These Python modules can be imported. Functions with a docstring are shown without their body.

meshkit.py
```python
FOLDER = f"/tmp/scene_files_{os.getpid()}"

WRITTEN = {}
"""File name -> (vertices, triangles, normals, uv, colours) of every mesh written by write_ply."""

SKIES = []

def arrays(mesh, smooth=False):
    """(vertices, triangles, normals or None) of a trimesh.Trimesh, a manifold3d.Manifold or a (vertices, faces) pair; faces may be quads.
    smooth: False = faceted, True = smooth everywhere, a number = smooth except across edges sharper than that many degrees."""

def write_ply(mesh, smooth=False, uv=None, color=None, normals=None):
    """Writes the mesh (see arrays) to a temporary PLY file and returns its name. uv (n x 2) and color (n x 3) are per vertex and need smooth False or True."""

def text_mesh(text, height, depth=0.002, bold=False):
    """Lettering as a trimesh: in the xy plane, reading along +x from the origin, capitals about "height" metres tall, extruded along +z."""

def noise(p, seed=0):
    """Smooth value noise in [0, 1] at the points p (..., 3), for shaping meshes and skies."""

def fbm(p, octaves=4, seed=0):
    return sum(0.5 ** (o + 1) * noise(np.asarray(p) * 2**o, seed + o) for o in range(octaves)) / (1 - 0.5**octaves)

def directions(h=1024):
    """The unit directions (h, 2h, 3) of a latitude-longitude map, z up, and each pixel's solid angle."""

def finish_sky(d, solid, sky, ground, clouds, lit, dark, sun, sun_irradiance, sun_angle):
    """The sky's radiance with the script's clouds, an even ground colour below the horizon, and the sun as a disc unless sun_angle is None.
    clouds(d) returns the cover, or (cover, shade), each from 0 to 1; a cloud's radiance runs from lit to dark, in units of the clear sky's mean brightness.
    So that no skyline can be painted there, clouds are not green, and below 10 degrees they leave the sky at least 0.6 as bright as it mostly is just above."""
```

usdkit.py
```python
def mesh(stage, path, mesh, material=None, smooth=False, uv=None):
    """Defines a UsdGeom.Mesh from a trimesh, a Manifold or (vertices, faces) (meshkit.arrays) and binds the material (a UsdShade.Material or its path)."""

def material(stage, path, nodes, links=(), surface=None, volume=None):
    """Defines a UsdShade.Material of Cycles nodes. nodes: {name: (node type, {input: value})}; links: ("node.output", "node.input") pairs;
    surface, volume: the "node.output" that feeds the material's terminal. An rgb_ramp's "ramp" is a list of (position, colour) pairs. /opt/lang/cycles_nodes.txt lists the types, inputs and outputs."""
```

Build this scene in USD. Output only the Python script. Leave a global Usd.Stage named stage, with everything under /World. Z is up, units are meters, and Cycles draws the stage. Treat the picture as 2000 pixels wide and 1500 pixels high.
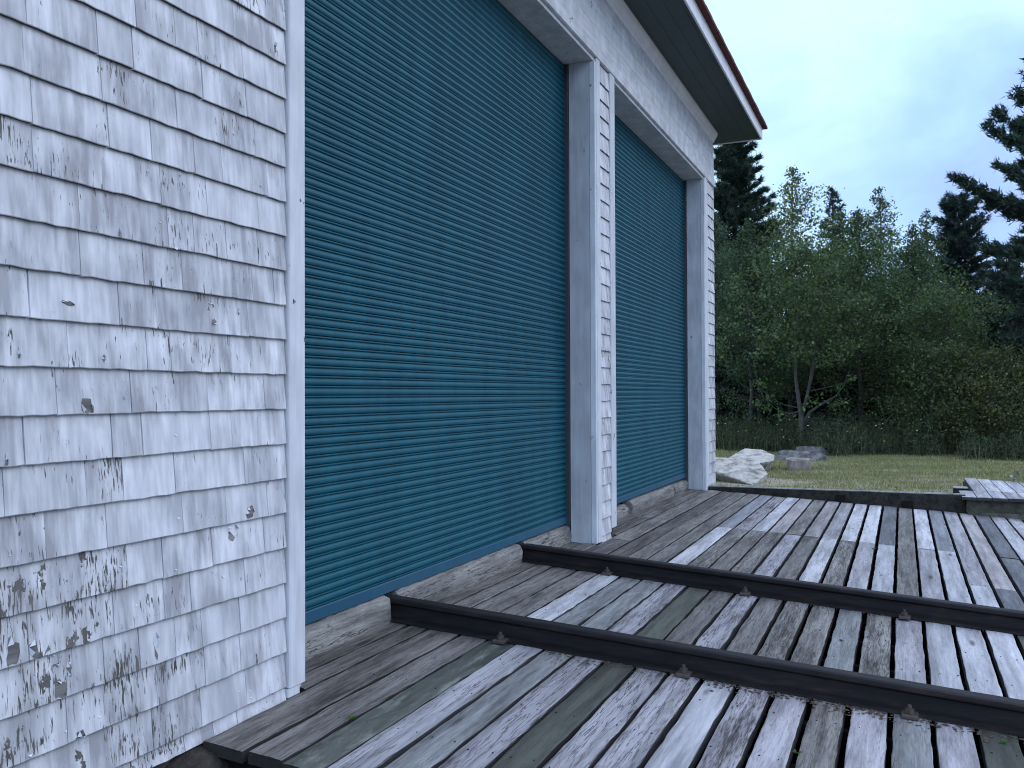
import math, numpy as np, trimesh, usdkit, meshkit
from pxr import Usd, UsdGeom, UsdLux, UsdShade, Gf, Sdf, Vt

# ------------------------------------------------------------------ camera, sky, sun, exposure
stage = Usd.Stage.CreateInMemory()
UsdGeom.SetStageUpAxis(stage, 'Z')
world = UsdGeom.Xform.Define(stage, '/World')
UsdGeom.Scope.Define(stage, '/World/Looks')
stage.SetDefaultPrim(world.GetPrim())

YAW, PITCH, ROLL = map(math.radians, (24.353, 0.729, -0.2255))
EYE = np.array([0.0, -2.28, 1.215])
EXPOSURE = 0.25
SKY_STRENGTH = 0.1
SUN_DIR = np.array([0.42, -0.72, 0.62]); SUN_DIR /= np.linalg.norm(SUN_DIR)

fwd = np.array([math.cos(YAW) * math.cos(PITCH), math.sin(YAW) * math.cos(PITCH), math.sin(PITCH)])
r0 = np.array([math.sin(YAW), -math.cos(YAW), 0.0]); u0 = np.cross(r0, fwd)
rgt = math.cos(ROLL) * r0 + math.sin(ROLL) * u0
upv = -math.sin(ROLL) * r0 + math.cos(ROLL) * u0
cam = UsdGeom.Camera.Define(stage, '/World/camera')
cam.AddTransformOp().Set(Gf.Matrix4d(*[float(x) for x in (*rgt, 0, *upv, 0, *(-fwd), 0, *EYE, 1)]))
cam.CreateHorizontalApertureAttr(36.0); cam.CreateVerticalApertureAttr(27.0)
cam.CreateFocalLengthAttr(30.28); cam.CreateExposureAttr(EXPOSURE)
cam.CreateClippingRangeAttr(Gf.Vec2f(0.05, 2000))

SUN_EL = math.asin(SUN_DIR[2]); SUN_ROT = math.atan2(SUN_DIR[0], SUN_DIR[1])
sky_mat = usdkit.material(stage, '/World/Looks/sky_overcast', {
    'tc': ('texture_coordinate', {}),
    'sky': ('sky_texture', {'sky_type': 'single_scattering', 'sun_disc': False, 'sun_elevation': SUN_EL, 'sun_rotation': SUN_ROT, 'air_density': 1.0, 'aerosol_density': 1.0, 'ozone_density': 3.0}),
    'map': ('mapping', {'scale': (1.0, 1.0, 2.6), 'location': (0.35, 0.1, 0.2)}),
    'n': ('noise_texture', {'scale': 1.6, 'detail': 6, 'roughness': 0.55, 'distortion': 0.4}),
    'sx': ('separate_xyz', {}),
    'el': ('map_range', {'from_min': 0.05, 'from_max': 0.95, 'to_min': -0.24, 'to_max': 1.30, 'clamp': True}),
    'sum': ('math', {'math_type': 'add'}), 'na': ('math', {'math_type': 'multiply_add', 'value2': 1.5, 'value3': -0.25}),
    'half': ('math', {'math_type': 'multiply', 'value2': 0.53}), 'ramp': ('rgb_ramp', {'ramp': [(0.02, (2.2, 2.65, 6.6)), (0.17, (3.2, 4.1, 9.6)), (0.28, (4.6, 7.2, 12.0)), (0.41, (7.2, 10.4, 13.2)), (0.95, (9.6, 11.4, 17.0))]}),
    'mix': ('mix_color', {'fac': 0.86, 'use_clamp': False}),
    'bg': ('background_shader', {'strength': SKY_STRENGTH})},
    [('tc.generated', 'map.vector'), ('map.vector', 'n.vector'), ('tc.generated', 'sx.vector'), ('sx.z', 'el.value'),
     ('n.fac', 'na.value1'), ('na.value', 'sum.value1'), ('el.result', 'sum.value2'), ('sum.value', 'half.value1'), ('half.value', 'ramp.fac'),
     ('sky.color', 'mix.a'), ('ramp.color', 'mix.b'), ('mix.result', 'bg.color')], surface='bg.background')
dome = UsdLux.DomeLight.Define(stage, '/World/sky')
UsdShade.MaterialBindingAPI.Apply(dome.GetPrim()).Bind(sky_mat)
dome.GetPrim().SetCustomDataByKey('kind', 'structure')
sun = UsdLux.DistantLight.Define(stage, '/World/sun')
sun.CreateNormalizeAttr(True); sun.CreateIntensityAttr(0.14); sun.CreateAngleAttr(40.0); sun.CreateColorAttr(Gf.Vec3f(1.0, 0.84, 0.80))
zc = SUN_DIR; xc = np.cross([0, 0, 1.0], zc); xc /= np.linalg.norm(xc); yc = np.cross(zc, xc)
sun.AddTransformOp().Set(Gf.Matrix4d(*[float(x) for x in (*xc, 0, *yc, 0, *zc, 0, 0, 0, 30, 1)]))

# ------------------------------------------------------------------ helpers
used = {}
def path_for(name, parent='/World'):
    k = (parent, name); n = used.get(k, 0); used[k] = n + 1
    return f'{parent}/{name}' + (f'_{n:03d}' if n else '')
def P(parent):
    return '/World' if parent is None else str(parent.GetPath())
def tag(prim, label=None, cat=None, group=None, kind=None):
    for k, v in (('label', label), ('category', cat), ('group', group), ('kind', kind)):
        if v: prim.SetCustomDataByKey(k, v)
    return prim
def thing(name, label=None, cat=None, group=None, kind=None, loc=None, parent=None):
    x = UsdGeom.Xform.Define(stage, path_for(name, P(parent)))
    if loc is not None: x.AddTranslateOp().Set(Gf.Vec3d(*map(float, loc)))
    return tag(x.GetPrim(), label, cat, group, kind)
def obj(name, mesh, mat, parent=None, smooth=False, tint=None, **kw):
    m = usdkit.mesh(stage, path_for(name, P(parent)), mesh, mat, smooth=smooth)
    if tint is not None:
        pv = UsdGeom.PrimvarsAPI(m).CreatePrimvar('tint', Sdf.ValueTypeNames.Float3Array, 'vertex')
        pv.Set(Vt.Vec3fArray.FromNumpy(np.asarray(tint, np.float32)))
    return tag(m.GetPrim(), **kw)
def box(x0, x1, y0, y1, z0, z1):
    b = trimesh.creation.box([x1 - x0, y1 - y0, z1 - z0]); b.apply_translation([(x0 + x1) / 2, (y0 + y1) / 2, (z0 + z1) / 2]); return b
def cbox(x0, x1, y0, y1, z0, z1, c=0.004):
    """box with chamfered edges"""
    pts = []
    for sx, a, ia in ((0, x0, 1), (1, x1, -1)):
        for sy, b, ib in ((0, y0, 1), (1, y1, -1)):
            for sz, d, idd in ((0, z0, 1), (1, z1, -1)):
                pts += [(a, b + ib * c, d + idd * c), (a + ia * c, b, d + idd * c), (a + ia * c, b + ib * c, d)]
    return trimesh.convex.convex_hull(np.array(pts))
def cat(ms): return trimesh.util.concatenate(ms)
def tube(pts, rad, n=5):
    pts = np.asarray(pts, float); rad = np.broadcast_to(rad, len(pts)); V = []; F = []
    for i, p in enumerate(pts):
        d = pts[min(i + 1, len(pts) - 1)] - pts[max(i - 1, 0)]; d /= np.linalg.norm(d) + 1e-9
        a = np.cross(d, [0.31, 0.83, 0.47]); a /= np.linalg.norm(a) + 1e-9; b = np.cross(d, a)
        for k in range(n):
            t = 2 * math.pi * k / n; V.append(p + rad[i] * (a * math.cos(t) + b * math.sin(t)))
    for i in range(len(pts) - 1):
        for k in range(n):
            q = i * n + k; w = i * n + (k + 1) % n
            F += [[q, w, w + n], [q, w + n, q + n]]
    return trimesh.Trimesh(np.array(V), np.array(F), process=False)
def grid_mesh(P3):
    """P3 (a,b,3) -> mesh"""
    a, b = P3.shape[:2]; i = np.arange(a * b).reshape(a, b)
    f = np.stack([i[:-1, :-1], i[1:, :-1], i[1:, 1:], i[:-1, 1:]], -1).reshape(-1, 4)
    return trimesh.Trimesh(P3.reshape(-1, 3), np.vstack([f[:, [0, 1, 2]], f[:, [0, 2, 3]]]), process=False)
def cam_dep(x, y): return x * 0.911 + (y + 2.28) * 0.412

SLOPE = math.tan(math.radians(2.86))
def deck_z(y): return SLOPE * y

# ------------------------------------------------------------------ materials
L = '/World/Looks/'
def mat(name, nodes, links, surface='p.BSDF'): return usdkit.material(stage, L + name, nodes, links, surface=surface)

def flat_mat(name, color, rough=0.6, var=0.18, scale=8.0, spec=0.5, metallic=0.0, bump=0.15, bscale=60.0):
    c = np.array(color)
    return mat(name, {'g': ('geometry', {}), 'n': ('noise_texture', {'scale': scale, 'detail': 5, 'roughness': 0.6}),
        'r': ('rgb_ramp', {'ramp': [(0.25, tuple(c * (1 - var))), (0.75, tuple(c * (1 + var)))]}),
        'n2': ('noise_texture', {'scale': bscale, 'detail': 3}), 'b': ('bump', {'strength': bump, 'distance': 0.004}),
        'p': ('principled_bsdf', {'roughness': rough, 'specular_ior_level': spec, 'metallic': metallic})},
        [('g.position', 'n.vector'), ('g.position', 'n2.vector'), ('n.fac', 'r.fac'), ('r.color', 'p.base_color'), ('n2.fac', 'b.height'), ('b.normal', 'p.normal')])

def paint_mat(name, peel, dirt, base=(0.82, 0.815, 0.84), chips=0.0, vertical=True, wood=(0.135, 0.125, 0.115), butt_shade=False):
    """old white paint on wood: vertical grime, cracks along the grain, chips down to grey wood"""
    sc = (38, 38, 2.6) if vertical else (2.6, 38, 38)
    sp = (135, 135, 10) if vertical else (10, 135, 135)
    base = np.array(base)
    return mat(name, {'g': ('geometry', {}), 'oi': ('object_info', {}),
        'off': ('combine_xyz', {'y': 0.0}), 'rm': ('math', {'math_type': 'multiply', 'value2': 53.0}), 'v': ('vector_math', {'math_type': 'add'}),
        'm1': ('mapping', {'scale': sc}), 'n1': ('noise_texture', {'scale': 1.0, 'detail': 5, 'roughness': 0.62, 'distortion': 0.25}),
        'mw': ('mapping', {'scale': (7.5, 7.5, 4.0)}), 'n2': ('noise_texture', {'scale': 1.0, 'detail': 3, 'roughness': 0.5}),
        'dsum': ('math', {'math_type': 'multiply_add', 'value2': 0.5}), 'd2': ('math', {'math_type': 'multiply_add', 'value2': 0.6}),
        'dr': ('rgb_ramp', {'ramp': [(0.40, (0, 0, 0)), (0.66, (1, 1, 1))]}),
        'dm': ('math', {'math_type': 'multiply', 'value2': dirt}),
        'tone': ('map_range', {'to_min': 0.90, 'to_max': 1.06}),
        'tcol': ('hsv', {'color': tuple(base)}),
        'cm': ('mix_color', {'b': (0.36, 0.355, 0.375)}),
        'mp': ('mapping', {'scale': sp}), 'n3': ('noise_texture', {'scale': 1.0, 'detail': 4, 'roughness': 0.6, 'distortion': 0.5}),
        'mb': ('mapping', {'scale': (4.2, 4.2, 5.5)}), 'n4': ('noise_texture', {'scale': 1.0, 'detail': 3, 'roughness': 0.6}),
        'pk': ('math', {'math_type': 'multiply_add', 'value2': 1.35}), 'ps': ('map_range', {'from_min': peel, 'from_max': peel + 0.035, 'clamp': True}),
        'mc': ('mapping', {'scale': (16, 16, 11)}), 'nc': ('noise_texture', {'scale': 1.0, 'detail': 5, 'roughness': 0.6}),
        'cs': ('map_range', {'from_min': 0.80 - chips, 'from_max': 0.815 - chips, 'clamp': True}),
        'mx': ('math', {'math_type': 'maximum'}),
        'wr': ('rgb_ramp', {'ramp': [(0.3, tuple(np.array(wood) * 0.45)), (0.7, tuple(np.array(wood) * 1.35))]}),
        'fc': ('mix_color', {}), 'nz': ('separate_xyz', {}), 'nb': ('map_range', {'from_min': -0.5, 'from_max': -0.75, 'clamp': True}), 'fb': ('mix_color', {'b': (0.05, 0.047, 0.045)}),  # dark undersides: bare end grain plus the course shadow line painted in
        'inv': ('math', {'math_type': 'multiply_add', 'value2': -1.0}),
        'b': ('bump', {'strength': 0.55, 'distance': 0.003}), 'p': ('principled_bsdf', {'roughness': 0.62, 'specular_ior_level': 0.35})},
        [('oi.random', 'rm.value1'), ('rm.value', 'off.x'), ('rm.value', 'off.z'), ('g.position', 'v.vector1'), ('off.vector', 'v.vector2'),
         ('v.vector', 'm1.vector'), ('m1.vector', 'n1.vector'), ('v.vector', 'mw.vector'), ('mw.vector', 'n2.vector'),
         ('n1.fac', 'dsum.value1'), ('n2.fac', 'd2.value1'), ('d2.value', 'dsum.value3'), ('dsum.value', 'dr.fac'), ('dr.color', 'dm.value1'),
         ('oi.random', 'tone.value'), ('tone.result', 'tcol.value'), ('tcol.color', 'cm.a'), ('dm.value', 'cm.fac'),
         ('v.vector', 'mp.vector'), ('mp.vector', 'n3.vector'), ('g.position', 'mb.vector'), ('mb.vector', 'n4.vector'),
         ('n3.fac', 'pk.value1'), ('n4.fac', 'pk.value3'), ('pk.value', 'ps.value'),
         ('g.position', 'mc.vector'), ('mc.vector', 'nc.vector'), ('nc.fac', 'cs.value'), ('ps.result', 'mx.value1'), ('cs.result', 'mx.value2'),
         ('n1.fac', 'wr.fac'), ('cm.result', 'fc.a'), ('wr.color', 'fc.b'), ('mx.value', 'fc.fac'), ('g.true_normal', 'nz.vector'), ('nz.z', 'nb.value'), ('nb.result', 'fb.fac'), ('fc.result', 'fb.a'), (('fb.result' if vertical and butt_shade else 'fc.result'), 'p.base_color'),
         ('mx.value', 'inv.value1'), ('n1.fac', 'inv.value3'), ('inv.value', 'b.height'), ('b.normal', 'p.normal')])

PAINT = {'clean': paint_mat('white_paint_clean', 1.55, 0.75, butt_shade=True), 'worn': paint_mat('white_paint_worn', 1.445, 0.9, butt_shade=True), 'flaked': paint_mat('white_paint_flaked', 1.37, 1.0, butt_shade=True),
         'bare': paint_mat('white_paint_bare', 1.30, 1.0, chips=0.17, butt_shade=True), 'trim': paint_mat('white_paint_trim', 1.62, 0.42, chips=0.11, base=(0.72, 0.73, 0.75)),
         'jamb': paint_mat('white_jamb_painted_shade', 1.60, 0.75, chips=0.105, base=(0.60, 0.62, 0.635)),  # greyer base: shade of the recessed reveal is painted into this white
         'frieze': paint_mat('white_paint_frieze', 1.56, 0.6, chips=0.11, vertical=False), 'fascia': paint_mat('white_paint_fascia', 1.75, 0.25, vertical=False)}

def wood_mat(name, dark, mid, light, lo=0.33, hi=0.66, crack=0.6, blot=0.0, blotcol=(0.3, 0.33, 0.3), fine=0.30, rough=0.75, bump=0.6, spec=0.4, knots=0.75, edge=True):
    return mat('wood_' + name, {'g': ('geometry', {}), 'oi': ('object_info', {}), 'rm': ('math', {'math_type': 'multiply', 'value2': 71.0}), 'off': ('combine_xyz', {}), 'v': ('vector_math', {'math_type': 'add'}),
        'm1': ('mapping', {'scale': (3.6, 42, 42)}), 'n1': ('noise_texture', {'scale': 1.0, 'detail': 8, 'roughness': 0.72, 'distortion': 0.35}),
        'm2': ('mapping', {'scale': (16, 160, 160)}), 'n2': ('noise_texture', {'scale': 1.0, 'detail': 4, 'roughness': 0.6}),
        'm3': ('mapping', {'scale': (1.3, 9, 9)}), 'n3': ('noise_texture', {'scale': 1.0, 'detail': 4, 'roughness': 0.55}),
        'a1': ('math', {'math_type': 'multiply_add', 'value2': 0.5}), 'a2': ('math', {'math_type': 'multiply_add', 'value2': fine}), 'a3': ('math', {'math_type': 'multiply', 'value2': 0.5 - fine + 0.2}),
        'r': ('rgb_ramp', {'ramp': [(lo, dark), ((lo + hi) / 2, mid), (hi, light)]}),
        'm4': ('mapping', {'scale': (3.6, 50, 50), 'location': (3, 7, 1)}), 'n4': ('noise_texture', {'scale': 1.0, 'detail': 4, 'roughness': 0.55, 'distortion': 0.25}),
        'c1': ('math', {'math_type': 'subtract', 'value2': 0.5}), 'c2': ('math', {'math_type': 'absolute'}), 'c3': ('map_range', {'from_min': 0.002, 'from_max': 0.020, 'to_min': 1.0, 'to_max': 0.0, 'clamp': True}),
        'cw': ('map_range', {'from_min': 0.42, 'from_max': 0.62, 'clamp': True}), 'c4': ('math', {'math_type': 'multiply'}), 'c5': ('math', {'math_type': 'multiply', 'value2': crack}),
        'ck': ('mix_color', {'b': (0.018, 0.016, 0.017)}),
        'm5': ('mapping', {'scale': (5, 17, 17), 'location': (9, 2, 5)}), 'n5': ('noise_texture', {'scale': 1.0, 'detail': 6, 'roughness': 0.7}),
        'bl': ('map_range', {'from_min': 0.60 - 0.25 * blot, 'from_max': 0.74 - 0.25 * blot, 'to_max': min(1.0, blot * 2), 'clamp': True}), 'bk': ('mix_color', {'b': blotcol}),
        'vr': ('map_range', {'to_min': 0.84, 'to_max': 1.14}), 'hs': ('hsv', {}),
        'm6': ('mapping', {'scale': (1.3, 15, 15), 'location': (5, 5, 5)}), 'n6': ('noise_texture', {'scale': 1.0, 'detail': 5, 'roughness': 0.65}), 'gr': ('map_range', {'from_min': 0.36, 'from_max': 0.6, 'to_min': 0.55, 'to_max': 1.08, 'clamp': True}), 'vg': ('math', {'math_type': 'multiply'}),
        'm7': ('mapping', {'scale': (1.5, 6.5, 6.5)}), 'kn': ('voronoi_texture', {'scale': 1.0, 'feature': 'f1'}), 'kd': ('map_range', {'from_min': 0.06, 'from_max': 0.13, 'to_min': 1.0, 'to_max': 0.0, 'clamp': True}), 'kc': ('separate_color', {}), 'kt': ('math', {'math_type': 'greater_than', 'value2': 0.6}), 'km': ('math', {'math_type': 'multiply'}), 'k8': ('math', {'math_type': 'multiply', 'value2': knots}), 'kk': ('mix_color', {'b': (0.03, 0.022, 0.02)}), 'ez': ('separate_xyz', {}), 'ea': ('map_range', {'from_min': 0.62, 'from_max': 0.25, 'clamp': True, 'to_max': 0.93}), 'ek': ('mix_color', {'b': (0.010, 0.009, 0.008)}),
        'h1': ('math', {'math_type': 'multiply_add', 'value2': -1.1}), 'b': ('bump', {'strength': bump, 'distance': 0.006}),
        'p': ('principled_bsdf', {'roughness': rough, 'specular_ior_level': spec})},
        [('oi.random', 'rm.value1'), ('rm.value', 'off.x'), ('rm.value', 'off.y'), ('g.position', 'v.vector1'), ('off.vector', 'v.vector2')] +
        [(f'v.vector', f'm{i}.vector') for i in range(1, 8)] + [(f'm{i}.vector', f'n{i}.vector') for i in range(1, 7)] +
        [('n3.fac', 'a3.value1'), ('n2.fac', 'a2.value1'), ('a3.value', 'a2.value3'), ('n1.fac', 'a1.value1'), ('a2.value', 'a1.value3'), ('a1.value', 'r.fac'),
         ('n4.fac', 'c1.value1'), ('c1.value', 'c2.value1'), ('c2.value', 'c3.value'), ('n3.fac', 'cw.value'), ('c3.result', 'c4.value1'), ('cw.result', 'c4.value2'), ('c4.value', 'c5.value1'),
         ('n5.fac', 'bl.value'), ('r.color', 'bk.a'), ('bl.result', 'bk.fac'),
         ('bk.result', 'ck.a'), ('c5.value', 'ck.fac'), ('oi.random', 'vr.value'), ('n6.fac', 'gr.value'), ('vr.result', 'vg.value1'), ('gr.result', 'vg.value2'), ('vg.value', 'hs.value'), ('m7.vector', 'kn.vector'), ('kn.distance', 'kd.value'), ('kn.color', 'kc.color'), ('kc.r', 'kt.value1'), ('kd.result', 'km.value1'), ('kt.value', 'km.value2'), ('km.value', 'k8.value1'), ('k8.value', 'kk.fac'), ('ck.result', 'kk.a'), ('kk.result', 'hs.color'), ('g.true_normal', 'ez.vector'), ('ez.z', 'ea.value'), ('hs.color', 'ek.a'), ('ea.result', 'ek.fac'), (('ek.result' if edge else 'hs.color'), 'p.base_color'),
         ('c5.value', 'h1.value1'), ('a1.value', 'h1.value3'), ('h1.value', 'b.height'), ('b.normal', 'p.normal')])

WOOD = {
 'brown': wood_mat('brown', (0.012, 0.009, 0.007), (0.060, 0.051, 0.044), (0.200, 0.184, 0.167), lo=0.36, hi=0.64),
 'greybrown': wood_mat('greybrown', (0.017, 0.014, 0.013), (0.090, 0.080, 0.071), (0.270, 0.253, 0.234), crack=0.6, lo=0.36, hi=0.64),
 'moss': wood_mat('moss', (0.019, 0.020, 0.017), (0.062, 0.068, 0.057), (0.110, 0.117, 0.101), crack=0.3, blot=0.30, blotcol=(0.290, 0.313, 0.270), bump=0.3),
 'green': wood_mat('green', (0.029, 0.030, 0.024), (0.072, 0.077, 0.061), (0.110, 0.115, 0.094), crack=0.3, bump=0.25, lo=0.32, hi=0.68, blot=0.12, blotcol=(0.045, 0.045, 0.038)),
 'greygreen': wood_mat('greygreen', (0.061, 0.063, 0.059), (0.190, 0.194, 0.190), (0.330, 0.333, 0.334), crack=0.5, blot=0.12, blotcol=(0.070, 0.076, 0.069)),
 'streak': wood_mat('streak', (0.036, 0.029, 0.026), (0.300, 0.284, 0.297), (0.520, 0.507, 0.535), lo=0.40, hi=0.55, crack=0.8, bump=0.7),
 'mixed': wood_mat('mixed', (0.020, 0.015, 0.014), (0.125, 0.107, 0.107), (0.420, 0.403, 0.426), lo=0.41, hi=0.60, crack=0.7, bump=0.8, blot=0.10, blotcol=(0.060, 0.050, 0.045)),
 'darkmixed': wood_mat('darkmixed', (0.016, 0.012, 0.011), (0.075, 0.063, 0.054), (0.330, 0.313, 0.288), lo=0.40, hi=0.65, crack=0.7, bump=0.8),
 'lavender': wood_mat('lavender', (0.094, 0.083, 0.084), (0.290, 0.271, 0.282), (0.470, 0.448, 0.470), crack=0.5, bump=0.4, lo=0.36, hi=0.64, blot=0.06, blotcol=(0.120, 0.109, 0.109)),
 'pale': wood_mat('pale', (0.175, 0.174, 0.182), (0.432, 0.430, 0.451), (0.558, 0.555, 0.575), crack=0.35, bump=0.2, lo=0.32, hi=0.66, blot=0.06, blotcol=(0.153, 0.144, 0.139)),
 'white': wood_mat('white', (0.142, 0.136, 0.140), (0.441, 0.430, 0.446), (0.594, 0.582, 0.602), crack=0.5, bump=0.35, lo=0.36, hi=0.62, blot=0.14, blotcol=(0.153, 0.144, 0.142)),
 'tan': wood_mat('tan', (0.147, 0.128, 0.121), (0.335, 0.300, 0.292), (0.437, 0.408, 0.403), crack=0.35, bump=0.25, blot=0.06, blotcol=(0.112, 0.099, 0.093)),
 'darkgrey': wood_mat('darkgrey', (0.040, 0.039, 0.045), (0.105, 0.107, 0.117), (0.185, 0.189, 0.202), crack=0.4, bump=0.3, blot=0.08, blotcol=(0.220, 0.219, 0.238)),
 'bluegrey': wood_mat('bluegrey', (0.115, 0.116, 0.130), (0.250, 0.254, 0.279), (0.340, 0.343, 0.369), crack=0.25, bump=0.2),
 'sill': wood_mat('sill', (0.067, 0.062, 0.053), (0.187, 0.177, 0.159), (0.312, 0.300, 0.273), lo=0.38, hi=0.62, crack=1.0, bump=1.0, edge=False),
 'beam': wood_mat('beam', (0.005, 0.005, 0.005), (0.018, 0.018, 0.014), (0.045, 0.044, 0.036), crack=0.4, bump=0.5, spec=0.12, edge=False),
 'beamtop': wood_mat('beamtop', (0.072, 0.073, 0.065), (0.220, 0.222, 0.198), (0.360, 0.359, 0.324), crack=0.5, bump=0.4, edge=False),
 'olive': wood_mat('olive', (0.032, 0.030, 0.022), (0.080, 0.077, 0.056), (0.125, 0.121, 0.090), crack=0.4, bump=0.4, spec=0.15, edge=False),
}
SHUTTER = mat('teal_shutter', {'g': ('geometry', {}), 'm': ('mapping', {'scale': (5.0, 1, 0.9)}), 'n': ('noise_texture', {'scale': 1.5, 'detail': 6, 'roughness': 0.65}),
    'r': ('rgb_ramp', {'ramp': [(0.3, (0.003, 0.070, 0.100)), (0.7, (0.006, 0.102, 0.138))]}), 'n2': ('noise_texture', {'scale': 40, 'detail': 3}), 'rr': ('map_range', {'to_min': 0.36, 'to_max': 0.6}),
    'p': ('principled_bsdf', {'specular_ior_level': 0.32})},
    [('g.position', 'm.vector'), ('m.vector', 'n.vector'), ('n.fac', 'r.fac'), ('r.color', 'p.base_color'), ('g.position', 'n2.vector'), ('n2.fac', 'rr.value'), ('rr.result', 'p.roughness')])
SHUTBAR = flat_mat('teal_bottom_bar', (0.016, 0.085, 0.138), 0.5, 0.12, 6)
GUIDE = flat_mat('dark_guide', (0.035, 0.04, 0.045), 0.5, 0.2)
SOFFIT = flat_mat('dark_green_soffit', (0.028, 0.050, 0.050), 0.55, 0.2, 3)
ROOF = flat_mat('red_roof', (0.085, 0.018, 0.018), 0.85, 0.3, 14, bump=0.6)
STEEL = mat('rusty_steel', {'g': ('geometry', {}), 'm': ('mapping', {'scale': (30, 5, 30)}), 'n': ('noise_texture', {'scale': 1, 'detail': 6, 'roughness': 0.65}),
    'r': ('rgb_ramp', {'ramp': [(0.3, (0.007, 0.006, 0.007)), (0.52, (0.016, 0.013, 0.014)), (0.66, (0.036, 0.025, 0.022)), (0.8, (0.085, 0.045, 0.028))]}), 'b': ('bump', {'strength': 0.4, 'distance': 0.003}),
    'p': ('principled_bsdf', {'roughness': 0.62, 'metallic': 0.25, 'specular_ior_level': 0.4})},
    [('g.position', 'm.vector'), ('m.vector', 'n.vector'), ('n.fac', 'r.fac'), ('r.color', 'p.base_color'), ('n.fac', 'b.height'), ('b.normal', 'p.normal')])
BOLT = flat_mat('rusty_bolt', (0.075, 0.058, 0.046), 0.7, 0.4, 60)
NAIL = flat_mat('nail', (0.02, 0.018, 0.018), 0.6, 0.3)
WOODBARE = wood_mat('bare_shingle', (0.085, 0.078, 0.072), (0.15, 0.14, 0.132), (0.24, 0.225, 0.215), edge=False)
FLAKE = flat_mat('paint_flake', (0.74, 0.75, 0.77), 0.6, 0.05)
LITTER = flat_mat('leaf_litter', (0.10, 0.075, 0.05), 0.9, 0.5, 90)
EARTH = flat_mat('dark_earth', (0.035, 0.030, 0.024), 0.95, 0.3)
INSIDE = flat_mat('inside_dark', (0.016, 0.014, 0.013), 0.95, spec=0.05)
def stone_mat(name, a, b, c, sc=9.0):
    return mat(name, {'g': ('geometry', {}), 'n': ('noise_texture', {'scale': sc, 'detail': 8, 'roughness': 0.7}), 'r': ('rgb_ramp', {'ramp': [(0.36, a), (0.5, b), (0.64, c)]}),
        'n2': ('noise_texture', {'scale': sc * 3.3, 'detail': 6, 'roughness': 0.7}), 'b': ('bump', {'strength': 0.8, 'distance': 0.03}), 'p': ('principled_bsdf', {'roughness': 0.88, 'specular_ior_level': 0.25})},
        [('g.position', 'n.vector'), ('g.position', 'n2.vector'), ('n.fac', 'r.fac'), ('r.color', 'p.base_color'), ('n2.fac', 'b.height'), ('b.normal', 'p.normal')])
STONE_PALE = stone_mat('pale_boulder', (0.19, 0.175, 0.155), (0.50, 0.465, 0.405), (0.66, 0.625, 0.56), 6.0)
STONE_TAN = stone_mat('tan_block', (0.16, 0.138, 0.12), (0.25, 0.215, 0.19), (0.36, 0.33, 0.30), 6)
STONE_GREY = stone_mat('grey_slab', (0.045, 0.042, 0.040), (0.115, 0.108, 0.104), (0.24, 0.235, 0.23), 7)
STONE_DARK = stone_mat('foundation_fieldstone', (0.025, 0.021, 0.018), (0.05, 0.042, 0.036), (0.085, 0.072, 0.06), 8)

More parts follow.
